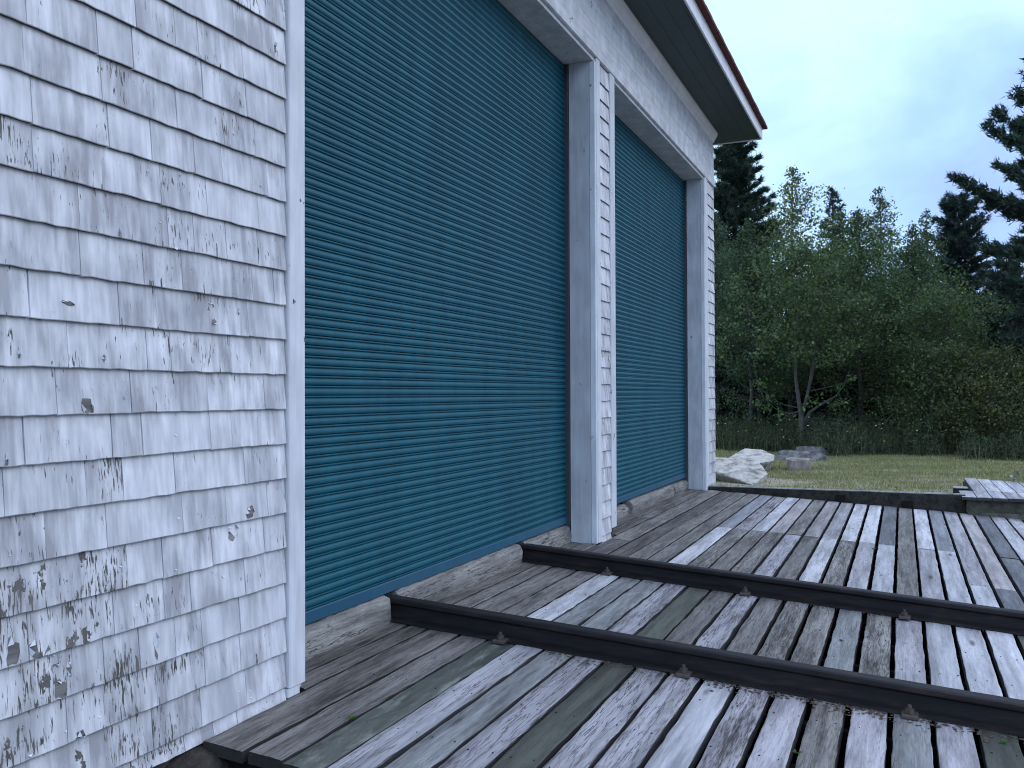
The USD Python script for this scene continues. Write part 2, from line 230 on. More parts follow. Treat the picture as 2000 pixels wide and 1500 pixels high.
def leaf_mat(name, trans=0.3, rough=0.55):
    return mat(name, {'a': ('attribute', {'attribute': 'tint'}), 'p': ('principled_bsdf', {'roughness': rough, 'specular_ior_level': 0.45}), 't': ('translucent_bsdf', {}),
        'mx': ('mix_closure', {'fac': trans})}, [('a.color', 'p.base_color'), ('a.color', 't.color'), ('p.BSDF', 'mx.closure1'), ('t.BSDF', 'mx.closure2')], surface='mx.closure')
LEAF = leaf_mat('leaf'); NEEDLE = leaf_mat('needle', 0.1, 0.7); GRASS = leaf_mat('grass_blade', 0.25, 0.7)
BARK = flat_mat('bark', (0.055, 0.050, 0.044), 0.9, 0.4, 12, bump=0.6)
BARK_DARK = flat_mat('bark_dark', (0.045, 0.040, 0.035), 0.9, 0.4, 12)
PETAL = flat_mat('white_petal', (0.7, 0.7, 0.66), 0.7, 0.05)
PETALY = flat_mat('yellow_petal', (0.55, 0.36, 0.03), 0.7, 0.15)
LAWN = mat('lawn_soil', {'g': ('geometry', {}), 'm': ('mapping', {'scale': (0.9, 0.55, 1)}), 'n': ('noise_texture', {'scale': 1.3, 'detail': 6, 'roughness': 0.65}),
    'r': ('rgb_ramp', {'ramp': [(0.38, (0.085, 0.092, 0.042)), (0.50, (0.15, 0.145, 0.075)), (0.58, (0.24, 0.205, 0.145)), (0.70, (0.34, 0.30, 0.22))]}),
    'sx': ('separate_xyz', {}), 'b1': ('map_range', {'from_min': 11.5, 'from_max': 12.6, 'to_max': 0.13, 'clamp': True}), 'b2': ('map_range', {'from_min': 13.4, 'from_max': 15.2, 'to_min': 0.13, 'to_max': 0.0, 'clamp': True}), 'bm': ('math', {'math_type': 'minimum'}), 'ba': ('math', {'math_type': 'add'}),
    'n2': ('noise_texture', {'scale': 30, 'detail': 4}), 'b': ('bump', {'strength': 0.5, 'distance': 0.02}), 'p': ('principled_bsdf', {'roughness': 0.95, 'specular_ior_level': 0.1})},
    [('g.position', 'm.vector'), ('m.vector', 'n.vector'), ('g.position', 'sx.vector'), ('sx.x', 'b1.value'), ('sx.x', 'b2.value'), ('b1.result', 'bm.value1'), ('b2.result', 'bm.value2'), ('bm.value', 'ba.value1'), ('n.fac', 'ba.value2'), ('ba.value', 'r.fac'), ('r.color', 'p.base_color'), ('g.position', 'n2.vector'), ('n2.fac', 'b.height'), ('b.normal', 'p.normal')])

# ------------------------------------------------------------------ ground
def ground_z(x, y):
    x = np.asarray(x, float); y = np.asarray(y, float)
    lawn = -0.10 - 0.006 * np.clip(x - 12, 0, 60) + 0.05 * (meshkit.fbm(np.stack([x * 0.35, y * 0.35, 0 * x], -1), 3, 3) - 0.5)
    low = -0.55 + 0.04 * np.clip(y + 2, -20, 3) + 0.04 * (meshkit.fbm(np.stack([x * 0.9, y * 0.9, 0 * x + 5], -1), 3, 8) - 0.5)
    t = np.clip((x - 11.17) / 0.12, 0, 1)
    inside = np.clip((y + 0.0) / 0.3, 0, 1) * np.clip((11.9 - x) / 0.1, 0, 1)
    return np.where(inside > 0, -0.55, low * (1 - t) + lawn * t)
gx = np.unique(np.concatenate([np.array([-400, -200, -100, -50, -25, -12]), np.arange(-6, 11.1, 0.25), np.arange(11.1, 11.4, 0.06), np.arange(11.5, 30, 0.3), np.array([32, 36, 42, 50, 65, 90, 140, 250, 400])]))
gy = np.unique(np.concatenate([np.array([-400, -200, -100, -60, -35, -20, -14]), np.arange(-10, 8, 0.3), np.array([9, 12, 16, 24, 40, 80, 200, 400])]))
GX, GY = np.meshgrid(gx, gy, indexing='ij')
obj('ground', grid_mesh(np.stack([GX, GY, ground_z(GX, GY)], -1)), LAWN, smooth=True, kind='structure')

# ------------------------------------------------------------------ boathouse
rng = np.random.default_rng(11)
BACK = flat_mat('bare_sheathing', (0.05, 0.045, 0.04), 0.9)
BH = thing('boathouse', 'white weathered shingled boathouse with two teal roller doors and a red roof edge', 'building')
XL, D1L, D1R, D2L, D2R, XR = -3.0, 2.902, 6.690, 7.180, 10.960, 11.548
ZL, ZT, DEP = 3.98, 4.70, 8.0
C0, PITCHS = 0.0456, 0.1395
walls = [obj('wall', box(XL, D1L - 0.004, 0.006, 0.24, -0.30, ZT), BACK, BH),
         obj('wall', box(D1R + 0.004, D2L - 0.004, 0.006, 0.24, -0.02, ZL + 0.02), BACK, BH),
         obj('wall', box(D2R + 0.004, XR, 0.006, 0.24, -0.30, ZL + 0.02), BACK, BH),
         obj('wall', box(D1L, XR, 0.006, 0.24, ZL + 0.022, ZT), BACK, BH),
         obj('wall', box(XR - 0.15, XR - 0.004, 0.242, DEP, -0.35, ZT), PAINT['clean'], BH),
         obj('wall', box(XL, XL + 0.2, 0.242, DEP, -0.35, ZT), PAINT['clean'], BH),
         obj('wall', box(XL, XR, DEP + 0.002, DEP + 0.2, -0.35, ZT), PAINT['clean'], BH)]

def shingle_mesh(x0, x1, zb, zt, rng, t=0.0175, skew=0.0):
    n = max(3, int((x1 - x0) / 0.035) + 1)
    xs = np.linspace(x0, x1, n)
    zbv = zb + rng.normal(0, 0.0011, n) + skew * (np.linspace(-0.5, 0.5, n))
    tv = t + rng.normal(0, 0.0005, n)
    rows = [np.stack([xs, np.full(n, 0.004), zbv], -1), np.stack([xs, -tv + 0.0018, zbv], -1), np.stack([xs, -tv, zbv + 0.0025], -1),
            np.stack([xs, -0.55 * t - 0.001 + rng.normal(0, 0.0006, n), np.full(n, (zb * 0.45 + zt * 0.55))], -1), np.stack([xs, np.full(n, -0.0025), np.full(n, zt + 0.02)], -1)]
    m = grid_mesh(np.stack(rows, 0))
    # sides
    V = [m]
    for c in (0, n - 1):
        a = np.array([r[c] for r in rows]); a = np.vstack([a, [[xs[c], 0.004, zt + 0.02]]])
        f = [[0, i, i + 1] for i in range(1, len(a) - 1)]
        if c: f = [q[::-1] for q in f]
        V.append(trimesh.Trimesh(a, f, process=False))
    return cat(V)

def pick_paint(x, z):
    """more wear low on the wall and beside the door"""
    r = rng.random()
    s = 0.0
    if z < 0.62 and x < 2.35: s += 0.42
    if z < 0.75 and x < 1.95: s += 0.35
    if z < 0.30: s += 0.12
    if 1.15 < z < 1.75: s += 0.18
    if x > 2.5 and 0.4 < z < 1.0: s += 0.2
    if z > 2.0: s -= 0.12
    v = r * 0.75 + s
    return 'bare' if v > 0.97 else 'flaked' if v > 0.57 else 'worn' if v > 0.20 else 'clean'

def lay(x0, x1, z_lo, z_hi, parent, wide=(0.10, 0.36), k0=None, front=True):
    joined = []
    k = -1
    while True:
        zb = C0 + PITCHS * k; k += 1
        if zb > z_hi: break
        if zb + PITCHS < z_lo: continue
        x = x0 - (rng.uniform(0, 0.12) if x1 - x0 > 0.6 else 0)
        zb = max(zb, z_lo)
        if zb < -0.009 + 1e-6: zb = -0.012
        while x < x1 - 0.001:
            wdt = rng.uniform(*wide)
            xe = min(x + wdt, x1)
            if x1 - xe < 0.06: xe = x1
            gap = rng.choice([0.0006, 0.0028, 0.0050], p=[0.34, 0.33, 0.33])
            zt = min(C0 + PITCHS * k, z_hi + 0.1)
            m = shingle_mesh(max(x, x0) + gap / 2, xe - gap / 2, zb + rng.normal(0, 0.0004), zt, rng, skew=rng.normal(0, 0.0005))
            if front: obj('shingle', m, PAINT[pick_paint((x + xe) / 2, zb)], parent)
            else: joined.append(m)
            x = xe
    return joined
lay(1.42, 2.7925, -0.0125, 2.80, walls[0])
lay(6.785, 7.048, -0.0125, 3.93, walls[1], wide=(0.12, 0.30))
lay(11.125, XR + 0.012, -0.06, 3.93, walls[2], wide=(0.15, 0.3))
far = lay(-2.99, 1.40, -0.0125, 4.6, walls[0], front=False) + lay(1.42, 2.7925, 2.97, 4.6, walls[0], front=False)
obj('shingle_field', cat(far), PAINT['worn'], walls[0], kind='stuff')
# courses on the side wall: their butts make the stepped edge of the corner
sidec = []
for k in range(-3, 31):
    zb = C0 + PITCHS * k - 0.01
    pr = np.array([[XR - 0.003, zb], [XR + 0.026, zb], [XR + 0.004, zb + PITCHS + 0.02], [XR - 0.003, zb + PITCHS + 0.02]])
    V = np.array([[p[0], y, p[1]] for y in (-0.014, DEP) for p in pr])
    m = trimesh.convex.convex_hull(V)
    obj('shingle_course', m, PAINT['worn'], walls[4])

# casings, jambs, head
trim = lambda *a, c=0.004, m='trim', n='casing': obj(n, cbox(*a, c), PAINT[m], BH)
trim(2.800, 2.902, -0.026, 0.012, 0.034, ZL + 0.0)
trim(2.797, 2.872, -0.021, 0.012, -0.004, 0.0325, c=0.003)
trim(6.690, 6.781, -0.022, 0.012, 0.004, ZL)
trim(7.052, 7.180, -0.022, 0.012, 0.075, ZL)
trim(10.960, 11.120, -0.022, 0.012, -0.03, ZL)
obj('stop_bead', cbox(6.655, 6.686, -0.018, 0.03, 0.003, ZL - 0.035), PAINT['trim'], BH)
obj('stop_bead', cbox(10.925, 10.957, -0.018, 0.03, -0.03, ZL - 0.035), PAINT['trim'], BH)
for (x0, x1) in ((D1L, D1R), (D2L, D2R)):
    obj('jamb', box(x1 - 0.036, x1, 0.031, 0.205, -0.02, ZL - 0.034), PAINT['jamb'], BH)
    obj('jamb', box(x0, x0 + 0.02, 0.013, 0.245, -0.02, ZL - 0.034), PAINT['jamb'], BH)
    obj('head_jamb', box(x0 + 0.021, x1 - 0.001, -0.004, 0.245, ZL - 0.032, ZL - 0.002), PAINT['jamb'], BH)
z = ZL
for i, (h, t) in enumerate(((0.105, 0.030), (0.150, 0.022), (0.150, 0.019), (0.150, 0.016), (0.150, 0.013))):
    zt = min(z + h, ZT - 0.01)
    obj('frieze_board', cbox(2.80, XR + 0.004, -t, 0.004, z + 0.0025, zt - 0.0015, 0.003), PAINT['frieze'], BH); z = zt
# crown moulding under the soffit
prof = np.array([[-0.012, 4.575], [-0.022, 4.585], [-0.030, 4.61], [-0.050, 4.635], [-0.066, 4.67], [-0.070, 4.698], [-0.002, 4.698], [-0.002, 4.575]])
def extr_x(prof, x0, x1):
    n = len(prof); V = np.array([[x, p[0], p[1]] for x in (x0, x1) for p in prof]); F = []
    for i in range(n):
        j = (i + 1) % n; F += [[i, j, j + n], [i, j + n, i + n]]
    c = prof.mean(0); V = np.vstack([V, [[x0, *c], [x1, *c]]])
    for i in range(n):
        j = (i + 1) % n; F += [[2 * n, j, i], [2 * n + 1, i + n, j + n]]
    return trimesh.Trimesh(V, F, process=False)
obj('crown_moulding', extr_x(prof, 2.6, XR + 0.03), PAINT['fascia'], BH, smooth=40)
XE, YE = 12.09, -0.575
yy = 0.6
for i in range(9):
    y1 = yy - 0.14
    obj('soffit_board', box(-3.5, XE - 0.022, max(y1, YE + 0.022) + 0.0025, yy, ZT + 0.001, ZT + 0.02), SOFFIT, BH); yy = y1
    if yy < YE + 0.05: break
obj('soffit_board', box(11.6, XE - 0.022, 0.604, DEP + 0.4, ZT + 0.001, ZT + 0.02), SOFFIT, BH)
obj('fascia', cbox(-3.5, XE, YE, YE + 0.02, ZT - 0.012, ZT + 0.150, 0.003), PAINT['fascia'], BH)
obj('fascia', cbox(XE - 0.02, XE, YE + 0.021, DEP + 0.4, ZT - 0.012, ZT + 0.150, 0.003), PAINT['fascia'], BH)
# roof: hipped slab with a red shingled rim
e = 0.05; zr = ZT + 0.152
rv = np.array([[-3.6, YE - e, zr], [XE + e, YE - e, zr], [XE + e, DEP + 0.6, zr], [-3.6, DEP + 0.6, zr], [2.0, 3.9, zr + 2.1], [7.4, 3.9, zr + 2.1]])
obj('roof', trimesh.convex.convex_hull(rv), ROOF, BH)
x = -3.6
n = 0
rims = []
while x < XE + e:
    w_ = 0.30; rims.append(box(x, min(x + w_ - 0.008, XE + e + 0.012), YE - e - 0.012, YE + 0.15, zr + 0.001 - 0.012, zr + 0.018 + 0.006 * (n % 2))); x += w_; n += 1
for m in rims: obj('roof_shingle', m, ROOF, BH)

# roller doors
def slat_profile(zb, p=0.0471, y0=0.25):
    q = [(0.004, 0.000), (0.004, 0.0012), (-0.004, 0.0025), (-0.0055, 0.0060), (-0.0045, 0.0092), (0.004, 0.0100), (0.005, 0.0120), (-0.0035, 0.0140), (-0.0084, 0.0190), (-0.0104, 0.0250), (-0.0096, 0.0335), (-0.0065, 0.0410), (0.0, 0.0455), (0.004, p)]
    return [(y0 + a, zb + b) for a, b in q]
def make_door(x0, x1, label):
    d = thing('roller_door', parent=BH); d.SetCustomDataByKey('label', label)
    zb = 0.216; k = 0
    while zb < ZL + 0.1:
        pr = slat_profile(zb)
        rows = np.array([[[x, a, b] for (a, b) in pr] for x in (x0, x1)])
        obj('slat', grid_mesh(rows), SHUTTER, d, smooth=35); zb += 0.0471
    obj('bottom_bar', cbox(x0, x1, 0.236, 0.262, 0.156, 0.2155, 0.004), SHUTBAR, d)
    obj('guide', cbox(x1 - 0.004, x1 + 0.043, 0.208, 0.30, 0.02, ZL - 0.036, 0.003), GUIDE, d)
    obj('guide', cbox(x0 - 0.036, x0 + 0.001, 0.246, 0.30, 0.02, ZL - 0.036, 0.003), GUIDE, d)
    obj('backing', box(x0 - 0.05, x1 + 0.05, 0.31, 0.33, -0.1, ZL + 0.2), INSIDE, d)
make_door(D1L + 0.02, D1R - 0.045, 'nearer and larger-looking teal roller door with the rails leading to it')
make_door(D2L + 0.02, D2R - 0.045, 'farther teal roller door beside the building corner')

# weathered sill timbers under the doors
def sill(x0, x1, rng, zt=0.152, tilt=0.0, y0=0.205, rough=0.006):
    n = max(4, int((x1 - x0) / 0.04)); xs = np.linspace(x0, x1, n)
    pr = [(0.055, -0.015), (0.0, 0.004), (-0.006, 0.05), (-0.002, 0.10), (0.012, 0.135), (0.034, 0.152), (0.10, 0.157), (0.10, -0.015)]
    R = np.zeros((n, len(pr), 3))
    for j, (a, b) in enumerate(pr):
        R[:, j, 0] = xs; R[:, j, 1] = y0 + a + rng.normal(0, 1, n) * rough * 0.5; R[:, j, 2] = b * zt / 0.152 + tilt * (xs - x0) + rng.normal(0, 1, n) * rough * 0.4
    R[0, :, 0] += rng.uniform(0, 0.018, len(pr)); R[-1, :, 0] -= rng.uniform(0, 0.018, len(pr))
    R[:, :2, 2] += 0.006 * np.sin(xs * 7)[:, None]
    m = grid_mesh(R); caps = []
    for i in (0, n - 1):
        a = R[i]; c = a.mean(0); V = np.vstack([a, c]); f = [[len(pr), j, (j + 1) % len(pr)] for j in range(len(pr))]
        caps.append(trimesh.Trimesh(V, f if i else [q[::-1] for q in f], process=False))
    return cat([m] + caps)
for a, b, zt, tl in ((2.925, 3.93, 0.150, 0), (4.005, 5.655, 0.150, 0), (5.735, 6.65, 0.146, -0.004), (7.20, 8.28, 0.125, 0.0), (8.40, 10.16, 0.142, -0.002), (10.20, 10.93, 0.130, -0.004)):
    obj('sill_timber', sill(a, b, rng, zt, tl), WOOD['sill'], BH, smooth=45)

# patches of bare wood and curled paint on the near wall
def face_y(z):
    f = ((z - C0) / PITCHS) % 1.0
    return -(0.0175 * (1 - f) + 0.0025 * f)
def on_wall(px, py):
    v = fwd + rgt * (px - 1000) / 1682.3 - upv * (py - 750) / 1682.3
    t = 2.28 / v[1]; p = EYE + v * t; return p[0], p[2]
patches = [(165, 795, 26, 40), (238, 757, 13, 46), (408, 600, 26, 16), (412, 628, 16, 9), (452, 1040, 44, 26), (482, 1000, 30, 20), (128, 592, 26, 8), (462, 606, 6, 17), (415, 1118, 22, 18), (350, 340, 10, 12),
           (70, 1262, 44, 34), (20, 1275, 30, 40), (112, 1345, 26, 26), (105, 1278, 20, 34), (532, 92, 9, 18), (130, 1305, 12, 24), (285, 338, 9, 11), (575, 880, 6, 40), (495, 1290, 7, 26), (300, 1260, 12, 40), (5, 905, 8, 22), (150, 1440, 30, 18), (30, 690, 7, 14), (196, 700, 8, 12)]
flakes = []
for (cx, cy, rx, ry) in patches:
    x, z = on_wall(cx, cy); sx = rx * 2.95e-3 / 2 * 0.6; sz = ry * 2.1e-3 * 0.6
    n = 15; th = np.linspace(0, 2 * np.pi, n, endpoint=False)
    rr = rng.uniform(0.55, 1.1, n)
    pts = np.stack([x + np.cos(th) * sx * rr, z + np.sin(th) * sz * rr], -1)
    k = math.floor((z - C0) / PITCHS); lo, hi = C0 + PITCHS * k + 0.004, C0 + PITCHS * (k + 1) - 0.004
    pts[:, 1] = np.clip(pts[:, 1], lo, hi)
    V = np.array([[p[0], face_y(p[1]) - 0.0012, p[1]] for p in pts] + [[x, face_y(np.clip(z, lo, hi)) - 0.0012, np.clip(z, lo, hi)]])
    F = [[n, (i + 1) % n, i] for i in range(n)]
    obj('bare_patch', trimesh.Trimesh(V, F, process=False), WOODBARE, walls[0])
    for _ in range(3):
        i = rng.integers(0, n); p = V[i]; q = V[(i + 2) % n]; o = (p + q) / 2
        tip = o + np.array([(o[0] - x) * -0.25, -rng.uniform(0.006, 0.016), (o[2] - z) * -0.1 - 0.004])
        flakes.append(trimesh.Trimesh(np.array([p, q, tip, p + [0, -0.0006, 0], q + [0, -0.0006, 0]]), [[0, 1, 2], [3, 2, 4]], process=False))
for _ in range(46):
    x = rng.uniform(1.5, 2.79); z = rng.choice([rng.uniform(0.0, 0.8), rng.uniform(0.8, 2.3)], p=[0.62, 0.38])
    s = rng.uniform(0.003, 0.010); a = rng.uniform(-0.6, 0.6); y = face_y(z) - 0.0008
    if face_y(z + s) - y > 0.004: continue
    p = np.array([x - s, y, z + a * s * 0.4]); q = np.array([x + s, y, z - a * s * 0.4]); t = np.array([x + rng.uniform(-.5, .5) * s, y - rng.uniform(0.002, 0.006), z - s * rng.uniform(0.2, 0.9)])
    flakes.append(trimesh.Trimesh(np.array([p, q, t]), [[0, 1, 2]], process=False))
obj('paint_flakes', cat(flakes), FLAKE, walls[0], kind='stuff')

# ------------------------------------------------------------------ deck
DK = thing('deck', kind='structure')
rng = np.random.default_rng(23)
def plank(x0, x1, y0, y1, rng, th=0.042, wear=1.0, jag=0.004, lift=0.0):
    n = max(6, int((x1 - x0) / 0.07)); xs = np.linspace(x0, x1, n)
    w = y1 - y0; c = 0.0042
    pr = [(y0, -th), (y0 + 0.001, -c * 1.3), (y0 + c * 0.45, -c * 0.35), (y0 + c * 1.8, 0), (y0 + w * 0.35, 0.0008), (y0 + w * 0.65, 0.0008), (y1 - c * 1.8, 0), (y1 - c * 0.45, -c * 0.35), (y1 - 0.001, -c * 1.3), (y1, -th)]
    R = np.zeros((n, len(pr), 3))
    seed = rng.uniform(0, 100)
    warp = 0.0025 * (meshkit.fbm(np.stack([xs * 0.8 + seed, 0 * xs, 0 * xs], -1), 2) - 0.5) * 2
    for j, (a, b) in enumerate(pr):
        e = meshkit.fbm(np.stack([xs * 9 + seed, 0 * xs + j * 0.6, 0 * xs], -1), 3) - 0.5
        R[:, j, 0] = xs
        edge = j in (1, 2, 3, 6, 7, 8)
        R[:, j, 1] = a + (e * 0.010 * wear if edge else 0)
        R[:, j, 2] = deck_z(a) + b + warp + lift + (e * 0.005 * wear if 0 < j < 9 else 0)
    R[0, :, 0] += rng.uniform(0, jag, len(pr)); R[-1, :, 0] -= rng.uniform(0, jag, len(pr))
    m = grid_mesh(R[:, ::-1]); caps = []
    for i in (0, n - 1):
        a = R[i]; V = np.vstack([a, a.mean(0)]); f = [[len(pr), j, (j + 1) % len(pr)] for j in range(len(pr))]
        caps.append(trimesh.Trimesh(V, f[::1] if i == 0 else [q[::-1] for q in f], process=False))
    return cat([m] + caps)

A = ['brown', 'greybrown', 'moss', 'streak', 'greygreen', 'mixed', 'green', 'mixed', 'mixed', 'pale', 'mixed', 'lavender', 'greybrown', 'lavender', 'greygreen', 'lavender', 'green', 'lavender', 'pale', 'mixed']
B = ['greybrown', 'greybrown', 'white', 'greygreen', 'greygreen', 'mixed', 'green', 'greybrown', 'mixed', 'greybrown', 'darkmixed', 'greybrown', 'greygreen', 'darkmixed', 'lavender', 'pale', 'pale', 'pale', 'green', 'lavender']
C = ['brown', 'brown', 'greybrown', 'greybrown', 'white', 'darkmixed', 'greybrown', 'darkmixed', 'mixed', 'greybrown', 'white', 'darkmixed', 'lavender', 'pale', 'greybrown', 'lavender', 'pale', 'pale', 'darkgrey', 'darkgrey', 'greybrown', 'lavender']
Dd = ['brown', 'greybrown', 'darkmixed', 'mixed', 'bluegrey', 'mixed', 'pale', 'tan', 'greybrown', 'tan', 'lavender', 'white', 'white', 'darkgrey', 'darkgrey', 'white', 'bluegrey', 'lavender', 'tan', 'darkgrey', 'white', 'lavender', 'mixed', 'lavender']
def xend(y): return 11.0
def row_y(i): return -0.058 - 0.1555 * (i - 1)
nails = []
def lay_plank(x0, x1, y0, y1, m, wear=1.0, parent=DK, lift=None):
    lf = rng.normal(0, 0.0016) if lift is None else lift
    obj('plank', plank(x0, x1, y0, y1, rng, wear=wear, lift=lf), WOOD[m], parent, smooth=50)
    for xj in np.arange(2.75, 11.0, 0.46):
        if x0 + 0.02 < xj < x1 - 0.02 and not (3.85 < xj < 4.12 or 5.5 < xj < 5.8):
            for f in (0.22, 0.78):
                if rng.random() < 0.35: continue
                yj = y0 + f * (y1 - y0) + rng.normal(0, 0.008)
                d = trimesh.creation.cylinder(rng.uniform(0.0022, 0.0042), 0.003, sections=6); d.apply_translation([xj + rng.normal(0, 0.012), yj, deck_z(yj) + lf + 0.0022]); nails.append(d)
for i in range(1, 25):
    yt = row_y(i); g = rng.uniform(0.018, 0.028) if i > 7 else rng.uniform(0.008, 0.017)
    y1, y0 = (yt if i > 1 else -0.024), yt - 0.1555 + g
    pick = lambda lst: lst[(i - 1) % len(lst)] if i <= len(lst) else lst[rng.integers(0, len(lst))]
    left = 2.33 + (0.0 if i == 1 else rng.uniform(-0.01, 0.012))
    lay_plank(left, 3.985, y0, y1, pick(A), 1.3)
    lay_plank(3.989, 5.66 + 0.0 * i, y0, y1, pick(B), 1.2)
    xj = 8.21 + rng.normal(0, 0.012)
    if i in (18, 19): xj = 6.85
    if i == 1:
        lay_plank(5.664, 6.98, y0, y1, 'brown'); lay_plank(6.984, xend(y0), y0, y1, 'greybrown'); continue
    if i in (2, 3, 4, 15): lay_plank(5.664, xend(y0), y0, y1, pick(C)); continue
    lay_plank(5.664, xj, y0, y1, pick(C)); lay_plank(xj + 0.005, xend(y0), y0, y1, pick(Dd))
# planks running on inside the door openings
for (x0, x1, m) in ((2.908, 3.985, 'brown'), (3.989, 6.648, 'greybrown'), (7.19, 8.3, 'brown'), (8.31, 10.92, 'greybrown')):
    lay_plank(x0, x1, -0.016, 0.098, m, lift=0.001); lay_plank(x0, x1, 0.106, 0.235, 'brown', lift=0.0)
outer = [plank(xa, xb, row_y(i) - 0.144, row_y(i), rng) for i in range(25, 42) for (xa, xb) in ((2.33, 5.66), (5.664, 8.2), (8.205, 10.2))]
obj('plank_field', cat(outer), WOOD['lavender'], DK, kind='stuff')
obj('nail_heads', cat(nails), NAIL, DK, kind='stuff')
for xj in np.arange(2.40, 11.0, 0.46):
    V = np.array([[xx, y, deck_z(y) + dz] for xx in (xj - 0.019, xj + 0.019) for (y, dz) in ((-0.05, -0.056), (-6.4, -0.056), (-6.4, -0.24), (-0.05, -0.24))])
    obj('joist', trimesh.convex.convex_hull(V), INSIDE, DK)

# ------------------------------------------------------------------ rails
def rail(label, xa, xb, bolts):
    t = thing('rail', label, 'rail', 'steel rails crossing the deck')
    pr = np.array([[0, 0.001], [0.0, 0.011], [0.034, 0.020], [0.045, 0.030], [0.046, 0.080], [0.036, 0.090], [0.022, 0.094], [0.019, 0.100], [0.020, 0.116], [0.027, 0.122], [0.083, 0.122], [0.090, 0.116], [0.091, 0.100], [0.088, 0.094], [0.072, 0.090], [0.064, 0.080], [0.064, 0.030], [0.076, 0.020], [0.110, 0.011], [0.110, 0.001]])
    ys = np.linspace(0.245, -6.2, 50); R = np.zeros((len(ys), len(pr), 3))
    for j, (a, b) in enumerate(pr):
        R[:, j, 0] = xa + (xb - xa) * (0.245 - ys) / 3.2 + a; R[:, j, 1] = ys; R[:, j, 2] = deck_z(ys) + b + 0.002
    Rc = np.concatenate([R, R[:, :1]], 1)
    m = grid_mesh(Rc)
    a = R[0]; from shapely.geometry import Polygon
    V2, F2 = trimesh.creation.triangulate_polygon(Polygon(pr), engine='earcut')
    capV = np.array([[xa + p[0], 0.245, deck_z(0.245) + p[1] + 0.002] for p in V2])
    obj('rail_bar', cat([m, trimesh.Trimesh(capV, F2, process=False)]), STEEL, t, smooth=35)
    for yb in bolts:
        x = xa + (xb - xa) * (0.245 - yb) / 3.2; zb = deck_z(yb)
        b = thing('rail_clip', parent=t)
        obj('clip_plate', cbox(x - 0.045, x + 0.020, yb - 0.032, yb + 0.032, zb + 0.004, zb + 0.022, 0.004), BOLT, b)
        nut = trimesh.creation.cylinder(0.019, 0.016, sections=6); nut.apply_translation([x - 0.012, yb, zb + 0.031]); obj('nut', nut, BOLT, b)
        st = trimesh.creation.cylinder(0.008, 0.03, sections=10); st.apply_translation([x - 0.012, yb, zb + 0.040]); obj('bolt', st, BOLT, b, smooth=30)
    return t
rail('nearer dark steel rail bolted across the deck into the large roller door', 3.915, 3.905, (-0.446, -1.366, -2.298, -3.2))
rail('farther dark steel rail bolted across the deck towards the large roller door', 5.690, 5.575, (-0.43, -1.36, -2.283, -3.2))
# debris along the rails and in the joints
def litter(n, xa, xb, ya, yb, s0, s1, rng):
    ms = []
    for _ in range(n):
        x = rng.uniform(xa, xb) if xb - xa > 0.3 else xa - abs(rng.normal(0, abs(xb - xa) / 2)) ; y = rng.uniform(ya, yb); s = rng.uniform(s0, s1)
        t = np.array([[1, 1, 1], [1, -1, -1], [-1, 1, -1], [-1, -1, 1]]) * s * rng.uniform(0.3, 1, (4, 3)); t[:, 2] *= 0.35
        a = rng.uniform(0, 6.28); c, sn = math.cos(a), math.sin(a); t[:, :2] = t[:, :2] @ np.array([[c, -sn], [sn, c]])
        t += [x, y, deck_z(y) + 0.004]; ms.append(trimesh.Trimesh(t, [[0, 1, 2], [0, 3, 1], [0, 2, 3], [1, 3, 2]], process=False))
    return ms
lt = litter(420, 3.915, 3.84, -3.3, -0.7, 0.003, 0.010, rng) + litter(260, 3.90, 3.80, -3.2, -1.5, 0.003, 0.012, rng) + litter(160, 5.62, 5.56, -3.3, -0.3, 0.003, 0.008, rng) + litter(120, 2.5, 10.8, -3.6, -0.05, 0.002, 0.005, rng)
obj('leaf_litter', cat(lt), LITTER, kind='stuff', label='brown leaf litter and bits gathered along the rails and planks', cat='litter')
sp = []
for (x, y) in ((4.9, -1.98), (3.80, -2.62), (7.9, -2.05), (3.3, -1.92), (2.75, -0.36)):
    for _ in range(9):
        a = rng.uniform(0, 6.28); l = rng.uniform(0.010, 0.024); o = np.array([x, y, deck_z(y)]); d = np.array([math.cos(a), math.sin(a), 0])
        sp.append(trimesh.Trimesh(np.array([o, o + d * l * 0.5 + [0, 0, l * 0.6] + np.cross(d, [0, 0, 1]) * l * 0.25, o + d * l + [0, 0, l * 0.5], o + d * l * 0.5 + [0, 0, l * 0.6] - np.cross(d, [0, 0, 1]) * l * 0.25]), [[0, 1, 2], [0, 2, 3]], process=False))
m = cat(sp); obj('weed_sprouts', m, LEAF, tint=np.tile([0.07, 0.16, 0.03], (len(m.vertices), 1)), kind='stuff', label='tiny green weed sprouts growing up between deck planks', cat='weeds')

# foundation stones under the near wall
def rock(name, c, r, mat_, seed, label, cat_='stone', sub=3, rough=0.25, cuts=(), rot=0.0, group=None, smooth=30):
    m = trimesh.creation.icosphere(sub, 1.0); v = m.vertices.copy()
    for nrm, dd in cuts:
        nrm = np.array(nrm, float); nrm /= np.linalg.norm(nrm); s = v @ nrm; over = np.clip(s - dd, 0, None); v -= np.outer(over, nrm) * 0.97
    v *= 1 + rough * (meshkit.fbm(m.vertices * 1.7 + seed * 7.3, 4, seed)[:, None] - 0.5)
    v *= 1 + 0.10 * rough * (meshkit.fbm(m.vertices * 9 + seed, 3, seed + 1)[:, None] - 0.5)
    v *= np.array(r); c_, s_ = math.cos(rot), math.sin(rot); v[:, :2] = v[:, :2] @ np.array([[c_, s_], [-s_, c_]])
    v += np.array(c)
    return obj(name, trimesh.Trimesh(v, m.faces, process=False), mat_, smooth=smooth, label=label, cat=cat_, group=group)
